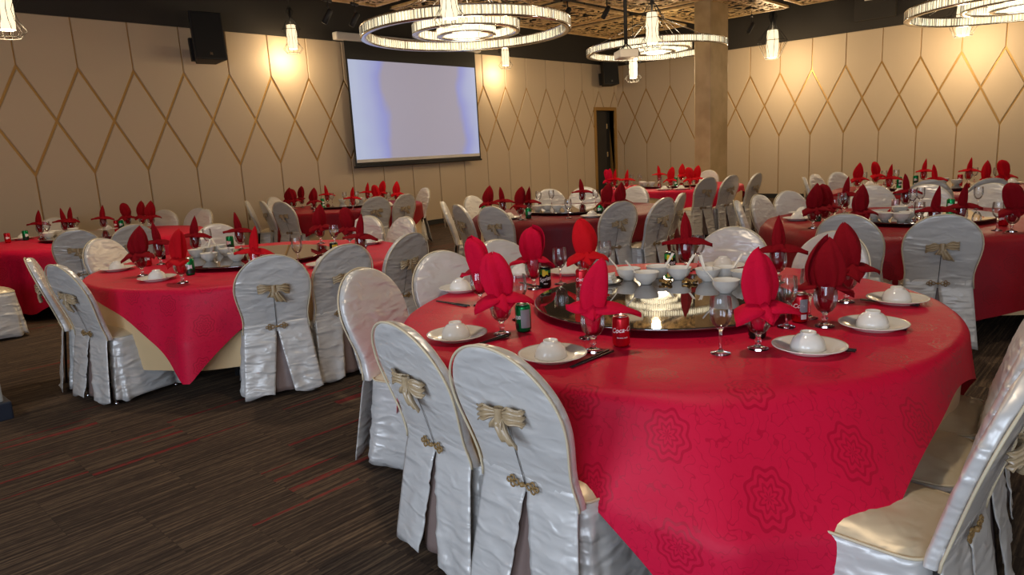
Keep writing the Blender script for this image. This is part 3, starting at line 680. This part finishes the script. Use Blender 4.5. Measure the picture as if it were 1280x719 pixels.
look = {'T1': 'bright red damask tablecloth with woven medallions, corner hanging toward the camera', 'T2': 'red tablecloth with a pointed hanging corner on', 'T3': 'red tablecloth draped over', 'T4': 'dark red tablecloth draped over',
        'T5': 'deep maroon tablecloth in shade draped over', 'T6': 'red tablecloth over a gold undercloth on', 'T7': 'dark red tablecloth draped over', 'T8': 'red tablecloth mostly hidden by chairs on'}
for i, (k, (x, y)) in enumerate(TC.items()):
    inst('table', make_table, (x, y, 0), 0, 'round banquet table hidden under its hanging cloths, %s' % WHERE[k], 'table', 'round banquet tables')
    near = k in ('T1', 'T2')
    u = cloth('undercloth', M['under'], TR-.012, TZ-.001, 1.22, phis[k]-.2, .022, 200 if near else 96, 14 if near else 8, 11+i, roundr=1.74 if k != 'T1' else 1.66, flare=-.05)
    u.location = (x, y, 0); tag(u, 'pale gold satin undercloth showing below the red cloth of %s' % WHERE[k], 'tablecloth', 'gold underclothes')
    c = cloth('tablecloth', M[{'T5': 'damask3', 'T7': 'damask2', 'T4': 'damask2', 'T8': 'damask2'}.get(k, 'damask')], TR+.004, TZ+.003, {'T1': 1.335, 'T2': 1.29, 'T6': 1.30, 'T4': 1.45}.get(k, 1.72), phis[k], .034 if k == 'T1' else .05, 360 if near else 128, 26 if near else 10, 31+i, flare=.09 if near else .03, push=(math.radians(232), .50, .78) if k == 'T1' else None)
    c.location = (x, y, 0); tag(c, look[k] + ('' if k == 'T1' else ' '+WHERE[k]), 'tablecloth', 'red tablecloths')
    inst('susan', make_susan, (x, y, TZ+.004), 0, 'round smoked-glass lazy susan at the centre of %s' % WHERE[k], 'lazy susan', 'lazy susans')
TOP = TZ+.0045

# ------------------------------------------------------------------ covered chairs
def wrinkle(x, z, sd, amp):
    p = Vector((x*3.0+sd*11.3, z*3.0, sd*5.1)); w = noise.noise_vector(p*.8)
    a = 1-abs(noise.noise(Vector((x*4.5+z*5+w.x*1.3+sd, z*7-x*4+w.y*1.3, sd)))*2.2)
    b = 1-abs(noise.noise(Vector((x*8-z*9+w.y*1.5, z*13+w.x*1.5, sd+9)))*2.2)
    return amp*(max(a, 0)**3*.9+max(b, 0)**4*.5-.4)
def backw(z): # half width of the spoon-shaped back
    if z > .735: return .232*math.sqrt(max(0, 1-((z-.735)/.22)**2))
    if z > .52: t = (z-.52)/.215; return .200+.032*(t*t*(3-2*t))
    return .200+.012*(.52-z)/.1
def backy(z): return -.205-.125*((z-.45)/.5)-(.03*((z-.45)/.5)**2) if z > .45 else -.205+.0*(z)-.055*((.45-z)/.45)
def make_chair(sd, hi=True):
    r = empty('covered_chair'); nu, nv = (56, 40) if hi else (28, 18)
    zs = [.44+(.955-.44)*(1-(1-v/nv)**1.9) for v in range(nv+1)]; t = .052
    def bk(u, v):
        z = zs[round(v*nv)]; a = 2*PI*u; w = max(backw(z), .003)
        cx, sx = math.cos(a), math.sin(a)
        x = w*math.copysign(abs(cx)**.55, cx); tt = t*min(1, .12+w/.10)
        y = backy(z)+tt/2*math.copysign(abs(sx)**.45, sx)
        edge = max(0, 1-(abs(x)/max(w, .01))**6)
        y += (wrinkle(x, z, sd+(0 if sx < 0 else 7), .005 if sx < 0 else .004)*edge)*(1 if sx > 0 else -1)
        return (x, y, z)
    m = MB(); m.grid(nu, nv, bk, closeu=True); m.build('backrest_cover', M['satin'], r)
    # piping round the back
    pts = [(-backw(z)*1.0, backy(z)-t*.42, z) for z in zs]; pts += [(backw(z)*1.0, backy(z)-t*.42, z) for z in reversed(zs[:-1])]
    m = MB(); m.tube(pts, .0042, 6); m.build('back_piping', M['piping'], r)
    # two rear panels parting below the clasp
    for sx in (-1, 1):
        n1, n2 = (16, 26) if hi else (8, 12)
        def fl(u, v, sx=sx):
            z = .035+(.50-.035)*v; low = max(0, (.465-z)/.43)
            x0 = .002+.062*low**1.1; x1 = backw(max(z, .50))+.045*low
            x = x0+(x1-x0)*u; y = backy(z)-t/2+.003-.011*min(1, max(0, (.50-z)/.10))-.012*low
            y += (-wrinkle(x*sx+3, z, sd+2, .010)*min(1, low*3)-.008*math.sin(u*5+sd+sx)*low)*(1-u**3) + .008*u**6
            return (sx*x, y, z + (.012*math.sin(u*5+sx+sd) if v == 0 else 0))
        m = MB(); m.grid(n1, n2, fl); m.build('rear_flap', M['satin'], r, solid=.003)
    m = MB(); m.grid(8, 14, lambda u, v: (-.085+.17*u, backy(.04+.42*v)-.016+.006*math.sin(u*12+sd), .045+.41*v)); m.build('inset_panel', M['inset'], r, solid=.003)
    # seat cushion and skirt
    def plan(a, e, g=0): # rounded square outline, a angle, front +y
        c, s = math.cos(a), math.sin(a); k = .30
        x = (.208+e)*math.copysign(abs(c)**k, c); y = .01+(.205+e)*math.copysign(abs(s)**k, s)
        return x, y
    n = 64 if hi else 36
    def seat(u, v):
        x, y = plan(2*PI*u, 0); q = 1-v; return (x*(1-q*1.0) if v < 1 else x, .01+(y-.01)*(1-q), .475-.03*(v**6)+.012*(1-v*v)+wrinkle(x*v*1.5, y*v+1, sd+4, .007)*(1-v**4))
    m = MB(); m.grid(n, 9, lambda u, v: seat(u, max(v, .02)), closeu=True); m.build('seat_cover', M['satin_seat'], r)
    m = MB(); m.tube([(*plan(2*PI*i/n, .004), .447) for i in range(n)], .0045, 6, closed=True); m.build('seat_piping', M['piping'], r)
    def sk(u, v):
        a = -PI/2+.30+(2*PI-.60)*u; low = 1-v; x, y = plan(a, .004+.045*low)
        f = (math.sin(a*7+sd*2)+.7*math.sin(a*13+sd))*.010*low**1.2
        wv = wrinkle(a*.35, v*.45, sd+5, .011)*min(1, low*2.5)
        l = math.hypot(x, y); x += x/l*(f+wv); y += y/l*(f+wv)
        return (x, y, .035+(.447-.035)*v+(.012*math.sin(a*6+sd) if v == 0 else 0))
    m = MB(); m.grid(96 if hi else 48, 16 if hi else 8, sk); m.build('seat_skirt', M['satin'], r, solid=.003)
    # bow high on the back
    zb = .735; yb = backy(zb)-t/2; bow = MB()
    r5 = random.Random(int(sd*10)+3); tl = r5.uniform(-.014, .014)
    for sx in (-1, 1):
        def loop(u, v, sx=sx):
            h = .017+(.013 if sx > 0 else .010)*u+.005*math.sin(u*9+sd); x = .008+.088*u
            z = (v-.5)*2*h; y = -.016-.020*math.sin(PI*min(1, u*1.05))-.006*math.cos(v*PI*6)*(.4+u)
            return (sx*x, yb+y, zb+z+tl*sx*u*2+(.006*math.sin(u*4)))
        bow.grid(8, 16, loop)
    tl *= 1.0
    bo = bow.build('bow', M['bow'], r, solid=.005)
    kn = MB(); kn.grid(10, 6, lambda u, v: (.016*math.cos(2*PI*u)*(1-.15*math.sin(PI*v)), yb-.024+.014*math.sin(2*PI*u), zb-.022+.044*v), closeu=True); kn.build('bow_knot', M['bow'], bo)
    for q, (dx, ln) in enumerate(((-.012, .040), (.040, .075))):
        tb = MB(); tb.grid(8, 8, lambda u, v: ((u-.5)*(.03+.035*v)+dx*v, yb-.018-.008*math.cos(u*PI*4)-.010*math.sin(v*PI), zb-.01-ln*v-.01*u*v)); tb.build('bow_tail', M['bow'], bo, solid=.004)
    # knotted frog clasp and the seam above it
    zc = .475; yc = backy(zc)-t/2-.014; cl = MB()
    for sx in (-1, 1):
        for (cx, cz, rr) in ((.026, .0, .010), (.044, .011, .0085), (.044, -.011, .0085), (.060, .0, .0075)):
            cl.tube([(sx*(cx+rr*math.cos(a*PI/6)), yc, zc+cz+rr*math.sin(a*PI/6)+.0) for a in range(12)], .0032, 5, closed=True)
    cl.tube([(-.018, yc, zc), (.018, yc, zc)], .004, 6); cl.lathe([(0, -.009), (.008, -.005), (.008, .005), (0, .009)], 10, c=(0, yc-.002, zc), cap=False)
    cl.build('frog_clasp', M['clasp'], r)
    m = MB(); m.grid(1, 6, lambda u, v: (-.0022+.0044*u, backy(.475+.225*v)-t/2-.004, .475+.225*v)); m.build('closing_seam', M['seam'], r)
    for sx in (-1, 1):
        for sy in (-.225, .19):
            m = MB(); m.lathe([(.012, 0), (.016, .004), (.016, .02), (.011, .024), (.011, .06)], 10, c=(sx*.185, sy, 0)); m.build('chair_foot', M['chrome'], r)
    return r
def place_chair(px, py, adeg, label, group, near, sd):
    a = math.radians(adeg); f = Vector((math.cos(a), math.sin(a))); o = Vector((px, py))+f*.35
    key = 'chair_%s%d' % ('n' if near else 'f', sd)
    return inst(key, lambda: make_chair(1.3+sd*2.1, near), (o.x, o.y, 0), a-PI/2, label, 'chair', group)
CH1 = ['left one of two satin-covered chairs seen from behind in the foreground', 'right one of two satin-covered chairs seen from behind, overlapping the red cloth',
       'pale chair with a smooth bowless back just left of the front table', 'pale chair facing the camera behind the far left plate of the front table', 'pale chair facing the camera, half hidden by the rear left napkins',
       'pale domed chair back behind the white bowls of the lazy susan', 'pale domed chair back behind the two tall dark red napkins on the right']
for i, (x, y, a) in enumerate(CHAIRS['T1']):
    x, y, a = {1: (1.375, 1.385, -2), 2: (2.04, 2.95, -76), 3: (2.64, 3.02, -98)}.get(i, (x, y, a))
    place_chair(x, y, a, CH1[i], 'covered chairs at the front table', True, i % 3)
for i, (x, y, a, lb) in enumerate(((1.99, .17, 86, 'satin-covered chair in the right foreground, its back cut by the right edge'), (2.47, .20, 90, 'covered chair behind the right foreground chair, its pale gold seat showing'),
                                   (2.93, .24, 95, 'covered chair farthest back on the right side of the front table, only its seat showing'))):
    place_chair(x, y, a, lb, 'covered chairs at the front table', True, (i+1) % 3)
def chairlabel(k, x, y, a, rank):
    view = math.cos(math.radians(a)-math.atan2(y, x))
    lk = 'chair seen from behind' if view > .35 else ('pale chair facing the camera' if view < -.25 else 'pale chair seen sideways')
    return '%s, %s at %s' % (lk, ORD[rank], WHERE[k])
for k in list(CHAIRS)[1:]:
    OV = {'T5': {7: 70, 8: 86, 9: 106}, 'T6': {0: 72, 1: 80, 2: 90}, 'T2': {2: 99}}.get(k, {})
    order = sorted(range(len(CHAIRS[k])), key=lambda i: scrx(CHAIRS[k][i][0], CHAIRS[k][i][1]))
    for i, (x, y, a) in enumerate(CHAIRS[k]):
        a = OV.get(i, a)
        place_chair(x, y, a, chairlabel(k, x, y, a, order.index(i)), 'covered chairs at %s' % WHERE[k], k == 'T2', i % 3)
place_chair(.98, 8.12, -2, 'cream covered chair at the left edge, only its seat and skirt in view', 'covered chairs at %s' % WHERE['T3'], False, 1)

# ------------------------------------------------------------------ tableware
def glass2(name, prof, k, r0):
    r = empty(name)
    m = MB(); m.lathe(prof[:k+1]+[(0, prof[k][1]+.004)], 24, cap=False); m.build('stem', M['glass'], r)
    m = MB(); m.lathe([(0, prof[k][1])]+prof[k:], 32, cap=False); m.build('glass_bowl', M['thin'], r)
    return r
def make_goblet():
    return glass2('water_goblet', [(0, .0), (.036, 0), (.0375, .002), (.036, .005), (.020, .010), (.009, .016), (.009, .026), (.013, .034), (.008, .042), (.010, .052), (.016, .058), (.028, .066), (.040, .085), (.0455, .110), (.043, .140), (.039, .166)], 10, 0)
def make_wine():
    return glass2('wine_glass', [(0, .0), (.034, 0), (.0355, .002), (.034, .005), (.012, .010), (.0055, .020), (.005, .07), (.008, .088), (.014, .095), (.026, .106), (.037, .130), (.040, .155), (.0385, .180), (.036, .206)], 8, 0)
def leaf(mb, p0, d, up, L, Wd, curl, nL=12, nW=6, pw=.8, fold=.25, tip=1.0):
    """a folded leaf of cloth from p0 along d; curl lifts (+) or drops (-) the tip"""
    p0, d, up = Vector(p0), Vector(d).normalized(), Vector(up).normalized(); sd = d.cross(up).normalized()
    def fn(u, v):
        s = (u-.5)*2; w = Wd*(math.sin(PI*min(1, .12+v*.88)**pw))**.8*(1-.25*v*tip)
        q = p0+d*(L*v)+up*(curl*v*v*L)+sd*(s*w)+up*(-fold*abs(s)*w+(.007*math.sin(s*5+L*90)*v+.004*math.sin(s*11+v*4)))
        return q
    mb.grid(nW, nL, fn)
def peak(mb, h, w, tiltx, tilty, seed, z0=.15, dep=.62, rnd_=0.0, twist=.5):
    """a standing hood: one cloth wrapped past itself, with sharp lengthwise folds and a tilted tip"""
    rr = random.Random(seed); p1 = rr.uniform(0, 6); nf = rr.choice((4, 5, 6)); s0 = rr.uniform(-2.2, -1.0); dr = rr.choice((-1, 1))
    def fn(u, v):
        a = s0+dr*2*PI*1.22*u
        pt = (math.sin(PI*(.14+.86*v)**.9))**.7*(1-.10*v); ro = math.sqrt(max(0, 1-max(0, (v-.5)/.5)**2.6))*(.55+.45*min(1, v/.4)**.8)
        pr = pt*(1-rnd_)+ro*rnd_; pr = max(pr, .03)
        aa = a+twist*v; tri = 1-2*abs(((nf*aa+p1)/(2*PI)) % 1-.5)
        rad = w*pr*(.82+.32*u)*(1+.36*(tri-.5)*(1-.4*v))
        x = rad*math.cos(a)+tiltx*v*v; y = rad*dep*math.sin(a)+tilty*v*v
        return (x, y, z0+h*v*(1-.10*(1-u)*v)+.006*math.sin(u*11+p1)*v)
    mb.grid(70, 20, fn)
def make_napkin(kind, m, seed):
    r = empty('folded_napkin'); rr = random.Random(seed)
    k = MB(); k.grid(28, 6, lambda u, v: ((.014+.0215*v**.7)*(1+.13*math.cos(2*PI*u*7))*math.cos(2*PI*u), (.014+.0215*v**.7)*(1+.13*math.cos(2*PI*u*7))*math.sin(2*PI*u), .072+.10*v), closeu=True)
    k.f.append(tuple(range(28))); k.build('tucked_end', m, r)
    if kind == 'A':
        rd = {0: .85, 1: .35, 2: .1}[seed % 3]
        p = MB(); peak(p, .20 if rd > .5 else .215, .064, rr.uniform(-.035, .035), .01, seed, rnd_=rd); p.build('peak_fold', m, r, solid=.002)
        for a, L, cu, w in ((-.5+rr.uniform(-.3, .3), .125, -.6, .068), (PI+.35+rr.uniform(-.3, .3), .11, -.8, .062), (PI*1.5, .08, -1.0, .062)):
            q = MB(); leaf(q, (.018*math.cos(a), .018*math.sin(a), .175), (math.cos(a), math.sin(a), .25), (0, 0, 1), L, w, cu, fold=.45); q.build('side_flap', m, r, solid=.004)
    elif kind == 'C': # tall twist with one long drooping flap
        p = MB(); peak(p, .20, .052, .045, .0, seed, dep=.7, rnd_=.3); p.build('peak_fold', m, r, solid=.002)
        for a, L, cu, w in ((-.15, .18, -.45, .055), (PI-.3, .10, -.35, .048), (PI*1.5, .07, -.9, .045)):
            q = MB(); leaf(q, (.0, .0, .185), (math.cos(a), math.sin(a), .18), (0, 0, 1), L, w*1.15, cu, fold=.6); q.build('side_flap', m, r, solid=.004)
    else: # a bird: slim upright neck and two spread wings
        p = MB(); peak(p, .20, .031, rr.uniform(-.03, .03), .0, seed, dep=.6); p.build('neck_fold', m, r, solid=.002)
        for a, L, cu, w in ((-.12+rr.uniform(-.2, .2), .15, -.38, .044), (PI+.12+rr.uniform(-.2, .2), .14, -.30, .042)):
            q = MB(); leaf(q, (.0, .0, .195), (math.cos(a), math.sin(a), .10), (0, 0, 1), L, w*1.15, cu, fold=.6); q.build('wing_fold', m, r, solid=.004)
        q = MB(); peak(q, .06, .040, 0, 0, seed+5, z0=.155, dep=.9); q.build('body_fold', m, r)
    return r
def make_plate():
    m = MB(); m.lathe([(0, .004), (.070, .004), (.072, 0), (.080, 0), (.085, .006), (.118, .019), (.125, .021), (.126, .0235), (.118, .0225), (.084, .0105), (.078, .0085), (0, .0085)], 48, cap=False)
    return m.build('side_plate', M['china'])
def make_upbowl(): # rice bowl turned upside down
    m = MB(); m.lathe([(.0585, 0), (.060, .002), (.057, .018), (.050, .036), (.036, .050), (.026, .054), (.0265, .062), (.024, .062), (.022, .056), (0, .056)], 36, cap=False)
    return m.build('rice_bowl', M['china'])
def make_soup():
    m = MB(); m.lathe([(0, .004), (.024, .004), (.026, 0), (.029, 0), (.030, .007), (.048, .020), (.060, .042), (.064, .062), (.0655, .064), (.062, .062), (.057, .043), (.045, .023), (.028, .012), (0, .011)], 36, cap=False)
    return m.build('soup_bowl', M['china'])
def make_spoon():
    m = MB()
    def fn(u, v):
        if v < .42:
            t = v/.42; w = .021*math.sin(PI*(.08+.84*t)**.9)+.002; x = -.02+.055*t; z = -.012*math.sin(PI*t)*(1-(2*u-1)**2)+.004
        else:
            t = (v-.42)/.58; w = .007+.002*t; x = .035+.075*t; z = .004+.055*t+.003*(2*u-1)**2
        return (x, (u-.5)*2*w, z)
    m.grid(8, 20, fn); return m.build('porcelain_spoon', M['china'], solid=.004)
def make_chop():
    r = empty('chopsticks')
    for s in (-1, 1):
        m = MB(); m.tube([(-.12, s*.004, .004), (.12, s*.010, .0045)], lambda t: .0025+.0016*t, 6); m.build('chopstick', M['black'], r)
    return r
TEX = {}
def text_on_cyl(txt, size, R, zc, ang, m, parent, name='lettering', shear=0.0, rot=0.0, gap=0.0006):
    cu = bpy.data.curves.new('t', 'FONT'); cu.body = txt; cu.size = size; cu.shear = shear; cu.align_x = 'CENTER'; cu.align_y = 'CENTER'; cu.offset = size*.012
    to = bpy.data.objects.new('t', cu); C.objects.link(to); dg = bpy.context.evaluated_depsgraph_get()
    me = bpy.data.meshes.new_from_object(to.evaluated_get(dg)); bpy.data.objects.remove(to)
    bm = bmesh.new(); bm.from_mesh(me)
    bmesh.ops.subdivide_edges(bm, edges=[e for e in bm.edges if e.calc_length() > .008], cuts=1)
    ca, sa = math.cos(rot), math.sin(rot)
    for v in bm.verts:
        x, y = v.co.x*ca-v.co.y*sa, v.co.x*sa+v.co.y*ca
        a = ang+x/R; v.co = ((R+gap)*math.cos(a), (R+gap)*math.sin(a), zc+y)
    bm.to_mesh(me); bm.free(); me.materials.clear(); me.materials.append(m)
    o = bpy.data.objects.new(name, me); C.objects.link(o); o.parent = parent; return o
CM = {}
CM['c'] = mat('can_red', srgb(196, 16, 32), .25, .55); CM['s'] = mat('can_green', srgb(10, 140, 72), .22, .6); CM['l'] = mat('can_black_green', srgb(16, 34, 26), .25, .5)
CM['r'] = mat('can_silver_red', srgb(190, 150, 150), .25, .6); CM['al'] = mat('aluminium', (.72, .72, .7), .25, 1.0)
CM['yel'] = mat('print_yellow', srgb(226, 206, 40), .35); CM['grn'] = mat('print_green', srgb(20, 150, 60), .35); CM['wht'] = mat('print_white', srgb(238, 238, 235), .4); CM['gry'] = mat('print_grey', srgb(150, 156, 158), .4); CM['blk'] = mat('print_black', srgb(20, 22, 22), .35)
def patch(name, a0, a1, z0, z1, m, parent, wob=0, gap=.0004, n=14):
    R = .0332
    q = MB(); q.grid(n, 6, lambda u, v: ((R+gap)*math.cos(a0+(a1-a0)*u), (R+gap)*math.sin(a0+(a1-a0)*u), z0+(z1-z0)*v+wob*math.sin(u*PI*2)*(v-.5)))
    return q.build(name, m, parent)
def make_can(kind, detail):
    r = empty('drink_can'); R = .033
    m = MB(); m.lathe([(.024, .003), (.027, 0), (.030, .006), (R, .012), (R, .104), (.031, .111), (.0275, .116)], 32); m.build('can_body', CM[kind], r)
    m = MB(); m.lathe([(.0275, .1155), (.0280, .118), (.0265, .118), (.0255, .1145), (0, .1145)], 32, cap=False); m.build('can_lid', CM['al'], r)
    m = MB(); m.lathe([(.0, .1150), (.009, .1150), (.009, .1165), (.0, .1165)], 12, c=(.004, 0, 0), cap=False); m.build('pull_tab', CM['al'], r)
    # the printed side: front faces local +x ; text reads upright round the can
    if detail:
        if kind == 'c':
            text_on_cyl('Coca-Cola', .025, R, .068, .25, CM['wht'], r, shear=.35, rot=.10)
            text_on_cyl('ORIGINAL TASTE', .0055, R, .038, 0, CM['wht'], r)
            patch('nutrition_print', 1.35, 2.35, .045, .098, CM['gry'], r); patch('barcode', 1.5, 2.2, .016, .036, CM['wht'], r)
        elif kind == 's':
            text_on_cyl('Sprite', .030, R, .062, 0, CM['wht'], r, shear=.15, rot=.18)
            patch('silver_print', 1.1, 2.4, .02, .098, CM['gry'], r); patch('dark_band', -.9, .8, .012, .040, CM['blk'], r, wob=.004)
        else:
            patch('green_band', -1.2, 1.2, .082, .104, CM['grn'], r, wob=.01); patch('lemon_print', -.55, .45, .072, .100, CM['yel'], r, gap=.0007, wob=.01)
            text_on_cyl('Sprite', .030, R, .052, -.05, CM['wht'], r, shear=.15, rot=.2, gap=.001); text_on_cyl('ZERO', .009, R, .026, 0, CM['wht'], r)
    else:
        if kind == 's': patch('white_print', -.6, .6, .045, .075, CM['wht'], r, wob=.006); patch('dark_band', -1.1, 1.1, .012, .036, CM['blk'], r)
        if kind == 'l': patch('lemon_print', -.8, .6, .070, .102, CM['yel'], r); patch('white_print', -.5, .5, .036, .060, CM['wht'], r)
        if kind in 'cr': patch('white_print', -.5, .6, .048, .070, CM['wht'], r, wob=.008)
    return r
def yaw_to_cam(x, y): return math.atan2(-y, -x)
GOBK = 0
def place_napkin(x, y, kind, mk, seed, label, group, rz, where):
    inst('goblet', make_goblet, (x, y, TOP), 0, 'goblet holding the '+label.replace(' in a goblet', ''), 'goblet', 'goblets with napkins on '+where)
    inst('nap%s%s%d' % (kind, mk, seed), lambda: make_napkin(kind, M[mk], seed), (x, y, TOP), rz, label, 'napkin', group)
base_rz = -(PI/2-YAW)  # local x points to the right of the photograph
W1 = WHERE['T1']
N1 = [('A', 'napkin', 3, .3, 'rounded red napkin in a goblet above the green can at the left front'), ('C', 'napkin', 2, 0, 'red napkin in a goblet, one long flap drooping over the cola can'),
      ('A', 'napkin', 6, 2.6, 'red napkin in a goblet half hidden behind the leftmost tall napkin'), ('A', 'napkin', 9, 3.3, 'red napkin in a goblet behind the black and yellow lemon can'), ('A', 'napkin2', 4, .2, 'orange-red napkin in a goblet at the far side above the upper cola can'),
      ('A', 'napkin', 10, .2, 'wide-flapped red napkin in a goblet beside the lone wine glass'), ('A', 'napkin3', 11, 2.7, 'tall dark red napkin in a goblet, left of the right-hand pair'), ('A', 'napkin3', 8, .1, 'pointed dark red napkin in a goblet, right of the right-hand pair'),
      ('B', 'napkin3', 9, 0, 'dark red bird-shaped napkin in a goblet above the white bowls'), ('B', 'napkin3', 10, 0, 'dark red low-winged napkin in a goblet behind the wide-flapped red one')]
for (x, y), (kd, mk, sd, rz, lb) in zip(T1N, N1): place_napkin(x, y, kd, mk, sd, lb, 'napkins on '+W1, base_rz+rz, W1)
for (x, y), lb in zip(T1W, ('lone empty wine glass standing at the front right of the lazy susan', 'empty wine glass behind the right-hand cola can', 'empty wine glass right of the black and yellow lemon can', 'empty wine glass behind the upper cola can',
                            'wine glass behind the goblet with the long-flapped napkin', 'wine glass behind the leftmost green can', 'wine glass behind the tall dark red napkin on the right', 'wine glass under the wing of the bird-shaped napkin')):
    inst('wine', make_wine, (x, y, TOP), 0, lb, 'wine glass', 'empty glasses on '+W1)
for (x, y), (kd, dr, lb) in zip(T1C, (('s', -1.4, 'green lemonade can showing its silver side at the left front'), ('l', .1, 'black and green lemonade can with yellow lemon print and white lettering'), ('c', .15, 'red cola can with white script under the long-flapped napkin'),
                                 ('c', .25, 'red cola can below the orange-red napkin at the far side'), ('l', .5, 'black lemonade can hidden behind the goblet at the right front'), ('c', -1.35, 'red cola can showing its nutrition panel between the right-hand goblets'), ('l', 0, 'lemonade can with yellow print behind the white bowls'))):
    inst('can1'+kd, lambda: make_can(kd, True), (x, y, TOP), yaw_to_cam(x, y)+dr, lb, 'can', 'drink cans on '+W1)
for (x, y), lb in zip(T1P, ('at the left rim, nearest the left front chair', 'at the front left above the second front chair', 'at the front right, nearest the camera on the right', 'in the middle of the three on the right side', 'farthest back of the three on the right side',
                            'behind a pair of chopsticks at the far left rim', 'left of the black and yellow lemon can at the back', 'behind the wine glass at the back', 'below the domed chair behind the white bowls')):
    inst('plate', make_plate, (x, y, TOP), 0, 'white plate under a bowl '+lb, 'plate', 'side plates on '+W1)
    inst('upbowl', make_upbowl, (x-.005, y+.003, TOP+.0085), 0, 'upturned bowl on the plate '+lb, 'bowl', 'rice bowls on '+W1)
SZ = TOP+.038+.0005
bl = ['farthest left', 'front left, nearest the camera', 'behind the front left bowl', 'centre', 'right of centre', 'far right at the rim', 'front right beside the wide-flapped napkin', 'small gap right rear']
for i, (x, y) in enumerate(T1B):
    inst('soup', make_soup, (x, y, SZ), 0, 'white soup bowl, %s of the row' % bl[i], 'bowl', 'soup bowls on the front lazy susan')
    a = base_rz + (PI-.35 if i in (0, 1) else .45 if i in (2, 3) else PI/2+.1 if i == 4 else PI-.2 if i == 6 else .3)
    inst('spoon', make_spoon, (x+.012*math.cos(a), y+.012*math.sin(a), SZ+.034), a, 'porcelain spoon in the soup bowl %s of the row' % bl[i], 'spoon', 'spoons in the soup bowls', ry=-.25)
for i, lb in enumerate(('under the leftmost front plate', 'leading from the front left plate to the cola can', 'behind the front right plate', 'behind the middle right plate', 'behind the farthest right plate', 'left of the upturned bowl at the far left rim', 'behind the lemon can at the far side')):
    p, q = Vector(T1S[2*i]), Vector(T1S[2*i+1]); c = (p+q)/2; d = q-p
    inst('chop', make_chop, (c.x, c.y, TOP), math.atan2(d.y, d.x), 'pair of black chopsticks '+lb, 'chopsticks', 'chopsticks on '+W1)
def make_towels():
    r = empty('folded_towel_stack')
    m = MB(); m.lathe([(0, 0), (.055, 0), (.082, .010), (.083, .012), (.055, .004), (0, .004)], 32, cap=False); m.build('dish', M['china'], r)
    for i in range(5):
        m = MB(); a = .055-.002*i; w = .008*math.sin(i*2.1)
        m.grid(10, 10, lambda u, v: ((u-.5)*2*a+w, (v-.5)*2*a*.9, .010+.0085*i+.005*math.cos(u*5+i)*math.cos(v*4+i)), ); m.build('folded_towel', M['towel'], r, solid=.007)
    return r
o = inst('towel', make_towels, (T1X[0][0], T1X[0][1], SZ), .4, 'stack of folded white towels on a dish left of the soup bowls', 'towels', 'folded towels')
def make_foil():
    r = empty('foil_ornament')
    for i in range(5):
        q = MB(); a = i*1.26; leaf(q, (0, 0, .004), (math.cos(a), math.sin(a), .7+.3*(i % 2)), (0, 0, 1), .05, .020, -.5, nL=6, nW=4); q.build('foil_leaf', M['bronze'], r, solid=.0015)
    return r
inst('foil', make_foil, (3.16, 1.72, SZ), 0, 'crumpled copper-coloured foil ornament between the soup bowls', 'ornament', 'foil ornaments'); inst('foil', make_foil, (3.10, 1.82, SZ), 1, 'smaller foil ornament left among the soup bowls', 'ornament', 'foil ornaments')

kindword = {'A': 'peaked', 'B': 'bird-shaped'}
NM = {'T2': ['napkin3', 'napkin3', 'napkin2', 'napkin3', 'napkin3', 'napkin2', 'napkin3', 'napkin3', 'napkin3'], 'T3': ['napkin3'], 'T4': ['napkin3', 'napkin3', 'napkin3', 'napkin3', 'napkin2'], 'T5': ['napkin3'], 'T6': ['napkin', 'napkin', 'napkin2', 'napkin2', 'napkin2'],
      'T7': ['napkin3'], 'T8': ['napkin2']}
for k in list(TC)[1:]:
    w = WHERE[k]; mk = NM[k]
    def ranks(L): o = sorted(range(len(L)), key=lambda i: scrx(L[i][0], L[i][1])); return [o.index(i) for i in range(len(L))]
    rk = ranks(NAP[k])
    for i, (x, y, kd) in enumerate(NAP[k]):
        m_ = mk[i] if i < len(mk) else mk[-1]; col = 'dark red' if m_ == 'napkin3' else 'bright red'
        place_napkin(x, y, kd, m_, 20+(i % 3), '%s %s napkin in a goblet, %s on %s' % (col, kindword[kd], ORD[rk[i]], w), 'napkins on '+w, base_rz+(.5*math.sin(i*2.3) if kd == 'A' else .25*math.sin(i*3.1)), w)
    rk = ranks(WINE[k])
    for i, (x, y) in enumerate(WINE[k]): inst('wine', make_wine, (x, y, TOP), 0, 'clear empty wine glass, %s on %s' % (ORD[rk[i]], w), 'wine glass', 'empty glasses on '+w)
    rk = ranks(CANS[k]); cw = {'c': 'red cola can', 's': 'green lemonade can', 'l': 'dark can with yellow print', 'r': 'silver and red drink can'}
    for i, (x, y, kd) in enumerate(CANS[k]): inst('can0'+kd, lambda: make_can(kd, False), (x, y, TOP), yaw_to_cam(x, y)+.5*math.sin(i*1.7), '%s, %s among the cans on %s' % (cw[kd], ORD[rk[i]], w), 'can', 'drink cans on '+w)
    rk = ranks(PLATES[k])
    for i, (x, y) in enumerate(PLATES[k]):
        s = '%s on %s' % (ORD[rk[i]], w)
        inst('plate', make_plate, (x, y, TOP), 0, 'white side plate under a bowl, '+s, 'plate', 'side plates on '+w)
        inst('upbowl', make_upbowl, (x, y, TOP+.0085), 0, 'upturned rice bowl on its plate, '+s, 'bowl', 'rice bowls on '+w)
    rk = ranks(BOWLS[k])
    for i, (x, y) in enumerate(BOWLS[k]):
        inst('soup', make_soup, (x, y, SZ), 0, 'soup bowl on the lazy susan, %s on %s' % (ORD[rk[i]], w), 'bowl', 'soup bowls on '+w)
        if k == 'T2': inst('spoon', make_spoon, (x, y, SZ+.034), base_rz+.5+i, 'white porcelain spoon in the soup bowl %s on %s' % (ORD[rk[i]], w), 'spoon', 'spoons on '+w, ry=-.25)
